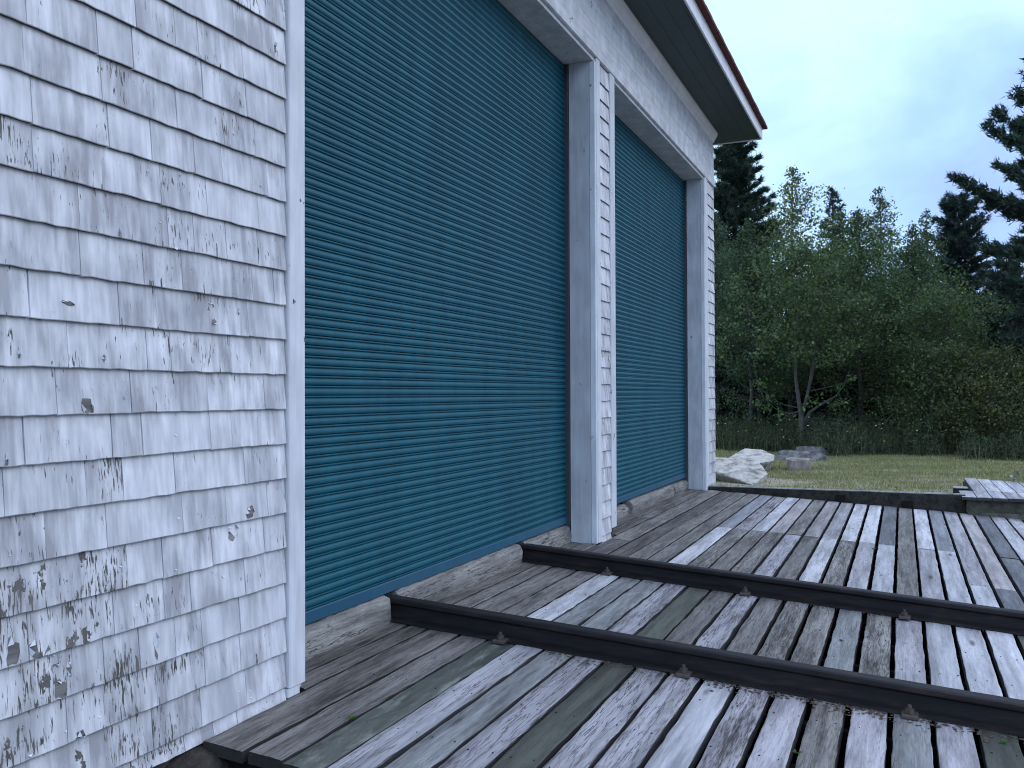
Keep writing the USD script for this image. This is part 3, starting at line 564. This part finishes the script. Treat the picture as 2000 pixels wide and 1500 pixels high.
rock('fieldstone', (2.30, 0.02, -0.14), (0.20, 0.16, 0.125), STONE_DARK, 3, 'dark rounded fieldstone under the wall beside the cut plank ends')
rock('fieldstone', (1.85, 0.04, -0.2), (0.24, 0.18, 0.18), STONE_DARK, 4, 'dark fieldstone under the near wall, left of the deck')
rock('fieldstone', (2.62, 0.06, -0.22), (0.2, 0.16, 0.17), STONE_DARK, 5, 'dark fieldstone deep under the deck planks by the wall')

# ------------------------------------------------------------------ curb beam at the far end of the deck
cb = thing('curb_beam', 'dark weathered timber curb beam along the far end of the deck', 'beam')
def skewbox(y0, y1, xo0, xo1, z0, z1, c=0.006, n=24):
    ys = np.linspace(y0, y1, n); R = []; za, zb_ = z0, z1
    for y in ys:
        xf = xend(y) + 0.012; z1 = zb_ - 0.006 * y; z0 = za - (0.006 * y if za > 0 else 0)
        R.append([[xf + xo0, y, z0], [xf + xo0, y, z1 - c], [xf + xo0 + c, y, z1], [xf + xo1 - c, y, z1], [xf + xo1, y, z1 - c], [xf + xo1, y, z0], [xf + xo0, y, z0]])
    R = np.array(R); R[:, 1:5, :] += np.random.default_rng(5).normal(0, 0.0025, (n, 4, 3)) * [1, 0, 1]
    m = grid_mesh(R); caps = []
    for i in (0, n - 1):
        V = np.vstack([R[i, :6], R[i, :6].mean(0)]); f = [[6, j, (j + 1) % 6] for j in range(6)]; caps.append(trimesh.Trimesh(V, f, process=False))
    return cat([m] + caps)
obj('beam_body', skewbox(-0.03, -2.925, 0.0, 0.12, -0.5, 0.040), WOOD['beam'], cb)
obj('beam_cap', skewbox(-0.03, -2.925, 0.012, 0.15, 0.0415, 0.050), WOOD['beamtop'], cb)
for yb, s in ((-1.60, 0.055), (-2.33, 0.06)):
    xf = xend(yb) + 0.012; zb = deck_z(yb)
    obj('bracket', cbox(xf - 0.014, xf - 0.002, yb - s, yb + s, zb - 0.03, zb + 0.085, 0.003), INSIDE, cb)

# plank platform at the right
pf = thing('plank_platform', 'low pale plank platform with a dark wooden front at the deck edge', 'platform')
prng = np.random.default_rng(77)
ZP = 0.052
obj('front_board', cbox(10.965, 11.005, -4.6, -2.93, -0.32, ZP - 0.034), WOOD['olive'], pf)
obj('side_board', cbox(11.006, 13.2, -3.06, -3.025, -0.30, ZP - 0.034), WOOD['beam'], pf)
obj('base_strip', cbox(10.935, 10.964, -4.6, -2.945, -0.32, -0.118), WOOD['olive'], pf)
for (xa, xb, ya) in ((10.90, 11.60, -2.887), (11.604, 13.30, -3.045)):
    for k in range(11 if xb < 12 else 5):
        y1 = ya - 0.151 * k
        m = plank(xa, xb - (0.10 * k if xb > 12 else 0), y1 - 0.145, y1, prng, th=0.033, wear=0.5); m.vertices[:, 2] += ZP - (m.vertices[:, 1] * SLOPE)
        obj('plank', m, WOOD['pale' if k % 3 else 'lavender'], pf, smooth=50)
# stepped timbers left of the platform
st = thing('timber_step', 'two stacked dark timbers with pale tops just left of the plank platform', 'step')
obj('timber', cbox(11.45, 11.60, -3.02, -2.86, -0.3, 0.0), WOOD['beam'], st); obj('timber_top', cbox(11.44, 11.60, -3.022, -2.855, 0.001, 0.014), WOOD['beamtop'], st)
obj('timber', cbox(12.15, 12.3, -3.02, -2.86, -0.3, 0.02), WOOD['beam'], st); obj('timber_top', cbox(12.14, 12.32, -3.022, -2.855, 0.021, 0.034), WOOD['beamtop'], st)

# ------------------------------------------------------------------ stones on the lawn
def hull_rock(name, pts, mat_, seed, label, cat_, amp=0.03, lvl=4, smooth=25):
    m = trimesh.convex.convex_hull(np.array(pts, float))
    for _ in range(lvl): m = m.subdivide()
    m.merge_vertices()
    v = m.vertices; n = m.vertex_normals
    d = (meshkit.fbm(v * 3.1 + seed, 3, seed) - 0.5) * amp * 2 + (meshkit.fbm(v * 13 + seed, 3, seed + 2) - 0.5) * amp * 0.9
    m2 = trimesh.Trimesh(v + n * d[:, None], m.faces, process=False)
    return obj(name, m2, mat_, label=label, cat=cat_, smooth=smooth)
hull_rock('boulder', [(13.95, 0.95, 0.21), (13.9, -0.196, 0.19), (13.35, -0.441, 0.022), (12.75, -0.308, -0.10), (13.1, -0.032, -0.005), (13.6, 0.367, 0.115), (13.75, 1.0, 0.19),
    (13.2, -0.30, -0.3), (13.6, -0.36, -0.3), (14.1, 0.2, -0.3), (14.25, 0.7, -0.3), (14.3, -0.1, -0.3), (14.3, 0.9, -0.25), (14.25, -0.15, 0.08)], STONE_PALE, 2, 'large pale boulder with a tilted face beside the building corner', 'boulder', amp=0.022)
hull_rock('boulder', [(15.6, 0.60, 0.055), (16.2, 0.358, 0.21), (16.3, 0.053, 0.18), (15.9, -0.198, 0.12), (15.6, -0.22, 0.045), (15.3, -0.003, 0.018), (15.3, 0.431, 0.045),
    (15.85, -0.06, -0.3), (16.15, 0.5, -0.3), (16.5, 0.0, -0.3), (16.5, 0.5, -0.3), (16.5, 0.3, 0.09)], STONE_PALE, 5, 'pale flat-topped boulder behind the tilted boulder', 'boulder', amp=0.018)
hull_rock('stone_block', [(15.9, -0.40, 0.075), (16.15, -0.45, 0.08), (16.15, -0.80, 0.075), (15.9, -0.79, 0.07), (15.75, -0.44, 0.06), (15.6, -0.565, 0.055), (15.75, -0.44, -0.25), (15.62, -0.565, -0.25), (15.8, -0.80, -0.25), (15.78, -0.79, 0.06), (16.2, -0.8, -0.25), (16.2, -0.42, -0.25)], STONE_TAN, 7, 'small squared tan stone block in front of the long grey slab', 'stone block', amp=0.010)
hull_rock('stone_slab', [(18.25, 0.12, -0.07), (18.4, 0.05, 0.045), (18.5, -0.74, 0.05), (18.3, -0.90, -0.04), (18.2, -0.92, -0.14), (18.2, 0.12, -0.18), (18.25, 0.1, -0.4), (18.25, -0.9, -0.4), (18.75, -0.88, -0.1), (18.75, 0.08, -0.1), (18.75, -0.4, -0.4), (18.65, -0.7, 0.05), (18.65, 0.0, 0.04)], STONE_GREY, 9, 'long grey rounded stone slab behind the tan block', 'stone slab', amp=0.035)
hull_rock('stone_slab', [(19.95, -0.08, -0.08), (20.15, -0.12, 0.045), (20.2, -0.66, 0.06), (20.0, -0.79, -0.065), (19.95, -0.8, -0.4), (19.95, -0.08, -0.4), (20.5, -0.78, -0.1), (20.5, -0.1, -0.1), (20.5, -0.4, -0.4)], STONE_GREY, 13, 'shorter dark grey stone slab farthest back at the weeds', 'stone slab', amp=0.035)

# ------------------------------------------------------------------ vegetation
def leaves(C, size, rng, base, var=0.35, aspect=0.6, up=0.5, tone=None):
    n = len(C); a = rng.normal(0, 1, (n, 3)); a[:, 2] -= 0.25; a /= np.linalg.norm(a, axis=1)[:, None]
    nr = rng.normal(0, 1, (n, 3)); nr[:, 2] += up * 2; b = np.cross(nr, a); b /= np.linalg.norm(b, axis=1)[:, None] + 1e-9
    nn = np.cross(a, b); s = size * rng.uniform(0.65, 1.35, n)[:, None]; f = nn * s * 0.12
    V = np.stack([C - a * s * 0.5, C + b * s * aspect * 0.5 + f, C + a * s * 0.5, C - b * s * aspect * 0.5 + f], 1).reshape(-1, 3)
    i = np.arange(n)[:, None] * 4; F = np.concatenate([i + [0, 1, 2], i + [0, 2, 3]], 0)
    k = 0.80 * np.exp(rng.normal(0, var, n))[:, None]; hue = rng.normal(0, 1, n)[:, None]
    col = np.array(base)[None] * k * (1 + hue * np.array([0.14, 0.03, 0.05])[None])
    if tone is not None: col = col * tone
    return trimesh.Trimesh(V, F, process=False), np.repeat(np.clip(col, 0.004, 0.6), 4, 0)

def deciduous(label, x, y, H, R, z0, rng, n_limb=46, per=250, base=(0.065, 0.108, 0.033), size=0.078, shape='cone', cat_='tree', group=None, trunk_r=0.07, yellow=0.04):
    g = float(ground_z(x, y)); t = thing('leafy_tree', label, cat_, group)
    lean = rng.normal(0, 0.015, 2)
    zs = np.linspace(g - 0.1, H, 9); tp = np.stack([x + lean[0] * (zs - g) + rng.normal(0, 0.03, 9), y + lean[1] * (zs - g) + rng.normal(0, 0.03, 9), zs], -1)
    wood = [tube(tp, np.linspace(trunk_r, 0.008, 9), 7)]; C = []; tone = []
    for i in range(n_limb):
        u = ((i + rng.uniform(0, 1)) / n_limb) ** 0.9; zz = z0 + (H - z0) * u
        ax = np.array([np.interp(zz, zs, tp[:, 0]), np.interp(zz, zs, tp[:, 1]), zz])
        if shape == 'cone': r = min(R, 1.75 * R * (1 - u) + 0.06) * min(1, 0.65 + u * 1.4)
        elif shape == 'bush': r = R * math.sqrt(max(0.05, 1 - (2 * (u - 0.35) / 1.35) ** 2))
        else: r = R * math.sqrt(max(0.03, 1 - (2 * u - 1) ** 2 * 0.97))
        r *= rng.uniform(0.55, 1.18); az = i * 2.4 + rng.normal(0, 0.4)
        d = np.array([math.cos(az), math.sin(az), 0]); rise = rng.uniform(0.15, 0.6)
        end = ax + d * r + np.array([0, 0, r * rise]); mid = (ax + end) / 2 + [0, 0, -0.08 * r]
        wood.append(tube([ax, mid, end], [0.018 * trunk_r / 0.07 * (1 - 0.7 * u) + 0.004, 0.010, 0.003], 4))
        nc = max(3, int(7 * r / R + 2)); lt = rng.uniform(0.72, 1.3)
        for q in range(nc):
            f = rng.uniform(0.3, 1.05); c = ax * (1 - f) ** 2 + 2 * f * (1 - f) * mid + f * f * end + rng.normal(0, 0.15 * min(1, r / 0.7), 3)
            m = max(4, int(per / 7 * rng.uniform(0.5, 1.4) * min(1, 0.22 + r / 0.7))); sg = 0.05 + 0.12 * min(1, r / 0.7); C.append(c + rng.normal(0, 1, (m, 3)) * [sg, sg, sg * 0.7]); tone += [lt * rng.uniform(0.85, 1.15)] * m
    C = np.vstack(C); tone = np.array(tone)[:, None] * np.ones(3)
    yl = rng.random(len(C)) < yellow; tone[yl] *= [1.8, 1.5, 0.8]; pl = rng.random(len(C)) < 0.0016; tone[pl] = [5.5, 4.5, 9.0]
    m, tint = leaves(C, size, rng, base, tone=tone)
    obj('trunk', cat(wood), BARK, t, smooth=True); obj('crown', m, LEAF, t, tint=tint)
    return t

def conifer(label, x, y, H, R, z0, rng, base=(0.022, 0.040, 0.024), n_br=70, upsweep=0.3, needle=0.13, name='pine_tree', group=None, pw=0.8, trunk_r=0.14, dens=1.0, lumps=0.35, extra=()):
    g = float(ground_z(x, y)); t = thing(name, label, 'tree', group)
    wood = [tube([[x, y, g - 0.1], [x + rng.normal(0, 0.05), y, (H + g) / 2], [x, y, H]], [trunk_r, trunk_r * 0.6, 0.012], 8)]; C = []; Dv = []
    for i in range(n_br):
        u = (i + rng.uniform(0, 1)) / n_br; zz = z0 + (H - z0) * u
        r = R * max(0.05, (1 - u) ** pw) * rng.uniform(1 - lumps, 1 + lumps * 0.6); az = i * 2.399 + rng.normal(0, 0.3)
        d = np.array([math.cos(az), math.sin(az), 0]); end = np.array([x, y, zz]) + d * r + [0, 0, r * upsweep * rng.uniform(0.5, 1.5)]
        st_ = np.array([x, y, zz])
        if i < len(extra):
            st_ = np.array([x, y, extra[i][3]]); end = np.array(extra[i][:3]); d = end - st_; r = np.linalg.norm(d); d[2] = 0; d /= np.linalg.norm(d); u = 0.3
        mid = (st_ + end) / 2 - [0, 0, 0.10 * r]
        wood.append(tube([st_, mid, end], [0.03 * (1 - u) + 0.008, 0.014, 0.004], 4))
        nt = int(max(5, r * 26 * dens)); f = rng.uniform(0.22, 1.03, nt)[:, None]
        side = np.cross(d, [0, 0, 1]); p = st_ * (1 - f) ** 2 + 2 * f * (1 - f) * mid + f * f * end
        sp_ = 0.10 if i < len(extra) else 0.30
        p = p + side * (rng.uniform(-1, 1, nt)[:, None] * sp_ * r * (1.1 - f)) + rng.normal(0, 1, (nt, 3)) * [0.06, 0.06, 0.05]
        C.append(p); Dv.append(np.tile(d * 0.8 + [0, 0, 0.55], (nt, 1)))
    C = np.vstack(C); Dv = np.vstack(Dv); n = len(C); K = 14
    # every tuft: K slender needle bundles
    dirs = Dv[:, None, :] + rng.normal(0, 0.62, (n, K, 3)); dirs /= np.linalg.norm(dirs, axis=2)[..., None]
    wv = np.cross(dirs, rng.normal(0, 1, (n, K, 3))); wv /= np.linalg.norm(wv, axis=2)[..., None] + 1e-9
    ln = needle * rng.uniform(0.7, 1.3, (n, K, 1)); c = C[:, None, :] + rng.normal(0, 0.03, (n, K, 3))
    V = np.stack([c - wv * 0.018, c + wv * 0.018, c + dirs * ln], 2).reshape(-1, 3); F = np.arange(len(V)).reshape(-1, 3)
    k = np.exp(rng.normal(0, 0.3, (n, 1)) + rng.normal(0, 0.15, (n, K))); col = np.array(base) * k[..., None]
    tint = np.repeat(col.reshape(-1, 3), 3, 0)
    obj('trunk', cat(wood), BARK_DARK, t, smooth=True); obj('crown', trimesh.Trimesh(V, F, process=False), NEEDLE, t, tint=tint)
    return t

tr = np.random.default_rng(101)
conifer('tall dark pine rising behind the building corner under the eave', 40.0, 4.6, 13.2, 2.3, 2.0, tr, n_br=230, upsweep=0.5, needle=0.21, pw=0.42, dens=1.7, lumps=0.35, base=(0.023, 0.045, 0.026))
deciduous('tallest leafy tree with a pointed pale green top, just right of the eave', 25.0, 0.5, 7.45, 1.75, 1.0, tr, n_limb=72, base=(0.097, 0.139, 0.046))
conifer('small dark spruce tip between the two pointed leafy trees', 33.0, -0.07, 8.6, 1.5, 1.0, tr, n_br=70, needle=0.18, name='spruce_tree')
deciduous('slender pointed leafy tree standing at the middle of the tree line', 29.0, -1.75, 7.55, 1.5, 1.0, tr, n_limb=66, base=(0.074, 0.119, 0.041))
deciduous('thin leafy tree left of the round-topped pine', 31.0, -3.05, 7.2, 1.05, 1.0, tr, n_limb=52, base=(0.054, 0.095, 0.033))
conifer('round-topped dark pine standing between the thin leafy tree and the big right-hand pine', 36.0, -4.25, 8.5, 1.5, 2.0, tr, n_br=130, upsweep=0.6, needle=0.18, pw=0.42, dens=1.5, base=(0.024, 0.044, 0.032))
conifer('big pine with spreading branches cut off by the right edge of the picture', 22.0, -5.75, 10.8, 1.22, 1.0, tr, n_br=130, upsweep=0.35, needle=0.135, pw=0.35, dens=2.3, lumps=0.4, extra=[(20.5, -3.39, 5.75, 4.95), (21.0, -3.95, 5.35, 4.75), (20.6, -3.95, 4.25, 4.35), (21.0, -4.05, 6.9, 6.2), (21.2, -4.2, 7.25, 6.5), (21.5, -4.6, 7.75, 7.0), (21.0, -4.25, 6.05, 5.5), (21.2, -4.15, 3.75, 3.2), (21.5, -4.3, 3.45, 3.0), (21.3, -4.5, 2.9, 2.5)], base=(0.026, 0.048, 0.031))
deciduous('small leafy tree against the building corner below the tall dark pine', 27.0, 2.9, 6.75, 1.5, 0.8, tr, n_limb=60, base=(0.044, 0.078, 0.034))
deciduous('bushy leafy tree left of the bare-limbed tree behind the boulders', 24.2, 1.5, 6.0, 1.5, 0.7, tr, n_limb=70, base=(0.048, 0.087, 0.033))
deciduous('full leafy tree at the centre of the tree line behind the lawn', 24.5, -1.25, 6.0, 1.8, 0.5, tr, n_limb=84, base=(0.057, 0.098, 0.033))
deciduous('leafy tree right of the central tree with a few pale leaves', 26.0, -2.7, 5.7, 1.6, 0.4, tr, n_limb=84, base=(0.051, 0.092, 0.032))
deciduous('leafy tree filling the gap below the spruce tip', 27.5, -0.7, 6.7, 1.6, 0.8, tr, n_limb=80, base=(0.068, 0.114, 0.037))
deciduous('low leafy tree behind the right-hand shrub', 23.0, -3.2, 3.4, 1.3, 0.2, tr, n_limb=50, shape='oval', base=(0.065, 0.106, 0.034))
deciduous('rounded shrub at the right end of the weeds', 21.6, -4.05, 2.05, 1.05, 0.0, tr, n_limb=40, shape='bush', base=(0.094, 0.116, 0.037), size=0.065, cat_='shrub')
deciduous('low shrub left of the rounded shrub at the weeds', 21.9, -2.9, 2.2, 0.95, 0.0, tr, n_limb=36, shape='bush', base=(0.071, 0.106, 0.035), size=0.065, cat_='shrub')
for q, (x, y, H, lab) in enumerate(((37, -6.6, 7.4, 'dark conifer nearest the right-hand pine in the shade'), (34, -5.6, 6.2, 'dark conifer behind the rounded shrub'), (39, -7.9, 8.2, 'dark conifer at the far right edge behind the big pine'), (30, -5.3, 4.6, 'low dark conifer in the gap under the right-hand pine'))):
    conifer(lab, x, y, H, 1.9, 0.2, tr, n_br=64, needle=0.2, name='spruce_tree', base=(0.020, 0.040, 0.024), pw=0.6)
for (x, y, H, lab) in ((24.0, -8.3, 6.0, 'leafy tree beyond the right edge, nearer the big pine'), (26.0, -11.0, 7.0, 'leafy tree well beyond the right edge'), (28.0, 5.2, 6.5, 'leafy tree hidden behind the building end')):
    deciduous(lab, x, y, H, 1.7, 0.6, tr, n_limb=50)

# foreground tree with bare forked limbs
t = thing('leafy_tree', 'grey-barked tree with bare forked limbs standing behind the stone slabs', 'tree')
bx, by = 21.5, -0.10; gz = float(ground_z(bx, by)); U = np.array([0.412, -0.911, 0.0])   # across the view
Pt = lambda a, z, dd=0.0: np.array([bx, by, 0]) + U * a + np.array([dd, dd * 0.4, z])
w = [tube([Pt(0, gz - 0.1), Pt(0.0, 0.35), Pt(-0.01, 0.72)], [0.085, 0.07, 0.062], 8),
     tube([Pt(-0.01, 0.70), Pt(-0.06, 1.05), Pt(-0.13, 1.6), Pt(-0.12, 2.2), Pt(-0.06, 3.2), Pt(-0.1, 4.4)], [0.055, 0.05, 0.04, 0.033, 0.02, 0.006], 7),
     tube([Pt(0.01, 0.70), Pt(0.12, 1.1), Pt(0.27, 1.7), Pt(0.36, 2.5), Pt(0.5, 3.9)], [0.045, 0.038, 0.03, 0.022, 0.006], 7),
     tube([Pt(0.08, 0.95), Pt(0.18, 1.4), Pt(0.28, 2.0), Pt(0.26, 2.7)], [0.03, 0.024, 0.018, 0.006], 6),
     tube([Pt(0.02, 0.50), Pt(0.2, 0.78), Pt(0.5, 0.98), Pt(0.82, 1.15), Pt(1.02, 1.42), Pt(1.2, 1.9)], [0.04, 0.035, 0.028, 0.02, 0.014, 0.005], 6),
     tube([Pt(-0.03, 0.80), Pt(-0.3, 0.74), Pt(-0.62, 0.86), Pt(-0.9, 1.12), Pt(-1.05, 1.5), Pt(-1.12, 1.95)], [0.022, 0.017, 0.015, 0.012, 0.009, 0.004], 5),
     tube([Pt(-0.05, 0.88), Pt(-0.4, 0.95), Pt(-0.75, 1.1), Pt(-0.95, 1.35), Pt(-1.08, 1.75)], [0.016, 0.013, 0.011, 0.009, 0.004], 5),
     tube([Pt(0.22, 1.28), Pt(0.5, 1.34), Pt(0.85, 1.42), Pt(1.15, 1.5), Pt(1.25, 1.75)], [0.016, 0.013, 0.011, 0.008, 0.003], 5),
     tube([Pt(0.10, 0.60), Pt(0.35, 0.42), Pt(0.62, 0.1)], [0.014, 0.011, 0.007], 5)]
obj('trunk', cat(w), BARK, t, smooth=True)
C = []
for _ in range(330):
    a = tr.normal(0, 0.85); z_ = tr.uniform(2.0, 4.7); C.append(Pt(a * (1.15 - (z_ - 2) * 0.22), z_, tr.normal(0, 0.55)) + tr.normal(0, 1, (20, 3)) * [0.15, 0.15, 0.10])
for (a, z_) in ((-1.0, 1.42), (-0.75, 1.05), (-1.05, 0.95), (-0.85, 0.86), (-0.5, 0.72), (0.05, 0.92), (0.3, 1.1), (0.9, 1.35), (0.75, 0.95), (1.15, 1.6), (1.0, 1.0), (0.6, 1.9), (-0.3, 1.9)):
    C.append(Pt(a, z_, -0.05) + tr.normal(0, 1, (22, 3)) * [0.08, 0.08, 0.06])
nb = sum(len(c) for c in C[:330]); C = np.vstack(C); tone = np.ones((len(C), 3)); tone[nb:] *= 1.7
m, tint = leaves(C, 0.095, tr, (0.068, 0.108, 0.033), tone=tone); obj('crown', m, LEAF, t, tint=tint)

# distant forest mass
C = []
for q in range(230):
    near = q < 120
    x = tr.uniform(26.5, 40) if near else tr.uniform(46, 62); y = tr.uniform(-16, 12) if near else tr.uniform(-28, 26); H = tr.uniform(2.0, 3.8) if near else tr.uniform(6.0, 9.5) * (1.0 if y > -7 else 0.85); nn = 500 if near else 620
    u = tr.uniform(0, 1, nn); r = (1.5 if near else 2.3) * (1 - u) ** 0.6 + 0.1; az = tr.uniform(0, 6.28, nn); rr = r * np.sqrt(tr.uniform(0.2, 1, nn))
    C.append(np.stack([x + rr * np.cos(az), y + rr * np.sin(az), -0.3 + u * H], -1))
m, tint = leaves(np.vstack(C), 0.36, tr, (0.016, 0.027, 0.016)); obj('forest', m, LEAF, tint=tint, kind='stuff', label='dark forest mass behind the nearer trees', cat='forest')

# lawn
gr = np.random.default_rng(7)
n = 90000
x = 11.25 + (22 - 11.25) * gr.random(n) ** 1.15; y = gr.uniform(-6.0, 2.6, n)
keep = ~((x < 13.4) & (y < -2.84) & (y > -4.0))
pat = meshkit.fbm(np.stack([x * 0.8, y * 0.6, 0 * x], -1), 3, 21); sandy = np.exp(-((x - 13.0) / 0.9) ** 2)
keep &= gr.random(n) > np.clip(np.clip((pat - 0.5) * 5, 0, 0.85) * (0.4 + 0.6 * sandy) + 0.9 * sandy * np.clip((pat - 0.42) * 7, 0, 1), 0, 0.84); x, y = x[keep], y[keep]; n = len(x)
h = gr.uniform(0.02, 0.055, n); a = gr.uniform(0, 6.28, n); wv = np.stack([np.cos(a), np.sin(a), 0 * a], -1) * 0.006; b0 = np.stack([x, y, ground_z(x, y) - 0.004], -1)
V = np.stack([b0 - wv, b0 + wv, b0 + np.stack([gr.normal(0, 0.018, n), gr.normal(0, 0.018, n), h], -1)], 1).reshape(-1, 3)
col = np.array([0.185, 0.205, 0.075]) * np.exp(gr.normal(0, 0.3, n))[:, None]; dry = gr.random(n) < 0.2; col[dry] = col[dry] * [1.7, 1.35, 1.5]
obj('lawn_grass', trimesh.Trimesh(V, np.arange(3 * n).reshape(-1, 3), process=False), GRASS, tint=np.repeat(col, 3, 0), kind='stuff', label='short green lawn grass beyond the deck', cat='grass')

# tall weeds at the wood's edge
n = 3000
x = gr.uniform(19.6, 25, n); y = gr.uniform(-7.5, 3.6, n)
edge = 20.6 + 0.5 * np.sin(y * 1.3) + 0.3 * np.sin(y * 3.1 + 1); k = (x > edge) | ((y < -3.4) & (x > 18.6)); x, y = x[k], y[k]; n = len(x)
H = gr.uniform(0.25, 0.85, n) * np.where(x < edge[k] + 0.5, 0.75, 1.1); g0 = ground_z(x, y)
C = []
for i in range(n):
    f = gr.uniform(0.1, 1, 15); C.append(np.stack([x[i] + gr.normal(0, 0.05, 15), y[i] + gr.normal(0, 0.05, 15), g0[i] + f * H[i]], -1))
C = np.vstack(C); m, tint = leaves(C, 0.10, gr, (0.050, 0.072, 0.032), aspect=0.32, up=0.1)
bl = np.stack([np.repeat(x, 3) + gr.normal(0, 0.1, 3 * n), np.repeat(y, 3) + gr.normal(0, 0.1, 3 * n), np.repeat(g0, 3)], -1); hh = np.repeat(H, 3) * gr.uniform(0.5, 1.1, 3 * n)
tv = np.stack([bl - [0.004, -0.008, 0], bl + [0.004, -0.008, 0], bl + np.stack([gr.normal(0, 0.07, 3 * n), gr.normal(0, 0.07, 3 * n), hh], -1)], 1).reshape(-1, 3)
ct = np.array([0.070, 0.080, 0.035]) * np.exp(gr.normal(0, 0.3, 3 * n))[:, None]
mm = trimesh.Trimesh(np.vstack([m.vertices, tv]), np.vstack([m.faces, np.arange(len(tv)).reshape(-1, 3) + len(m.vertices)]), process=False)
obj('tall_weeds', mm, GRASS, tint=np.vstack([tint, np.repeat(ct, 3, 0)]), kind='stuff', label='tall weeds growing at the edge of the trees', cat='weeds')
def blossoms(n, col_mat, nm, lab, s, seed, yr=(-5, 2.5)):
    r_ = np.random.default_rng(seed); ms = []
    for _ in range(n):
        y_ = r_.uniform(*yr); x_ = 20.5 + 0.5 * math.sin(y_ * 1.3) + r_.uniform(0.0, 1.6); z_ = float(ground_z(x_, y_)) + r_.uniform(0.3, 0.85)
        d = trimesh.creation.icosphere(1, s * r_.uniform(0.6, 1.2)); d.vertices[:, 2] *= 0.5; d.apply_translation([x_, y_, z_]); ms.append(d)
    obj(nm, cat(ms), col_mat, kind='stuff', label=lab, cat='flowers', smooth=True)
blossoms(34, PETAL, 'white_wildflowers', 'small white wildflowers dotted among the tall weeds', 0.020, 31)
blossoms(14, PETALY, 'yellow_wildflowers', 'small yellow wildflowers among the tall weeds', 0.028, 32)

# plants beside the platform at the right edge
def plant(name, label, x, y, n, h, base, flower=None, seed=1, size=0.07, fl=14):
    r_ = np.random.default_rng(seed); t = thing(name, label, 'plant'); g = float(ground_z(x, y)); C = []; S = []; Fl = []
    for i in range(n):
        a = r_.uniform(0, 6.28); q = np.array([x + r_.normal(0, 0.14), y + r_.normal(0, 0.14), g]); e_ = q + [math.cos(a) * 0.12, math.sin(a) * 0.12, h * r_.uniform(0.6, 1.05)]
        S.append(tube([q, (q + e_) / 2, e_], [0.004, 0.003, 0.002], 4)); f = r_.uniform(0.2, 1, 16)[:, None]; C.append(q * (1 - f) + e_ * f + r_.normal(0, 0.035, (16, 3)))
        if flower is not None and i % 2 == 0:
            for _ in range(fl): 
                d = trimesh.creation.icosphere(1, 0.010); d.apply_translation(e_ + r_.normal(0, 0.022, 3)); Fl.append(d)
    obj('stem', cat(S), BARK, t); m, ti = leaves(np.vstack(C), size, r_, base); obj('foliage', m, LEAF, t, tint=ti)
    if Fl: obj('blossom', cat(Fl), flower, t)
plant('silver_plant', 'pale silver-green leafy plant growing at the right side of the platform', 12.9, -3.95, 34, 0.34, (0.22, 0.25, 0.20), seed=3)
plant('goldenrod', 'yellow flowering goldenrod plant at the right edge beyond the platform', 14.3, -4.55, 22, 0.62, (0.075, 0.10, 0.04), PETALY, seed=4)
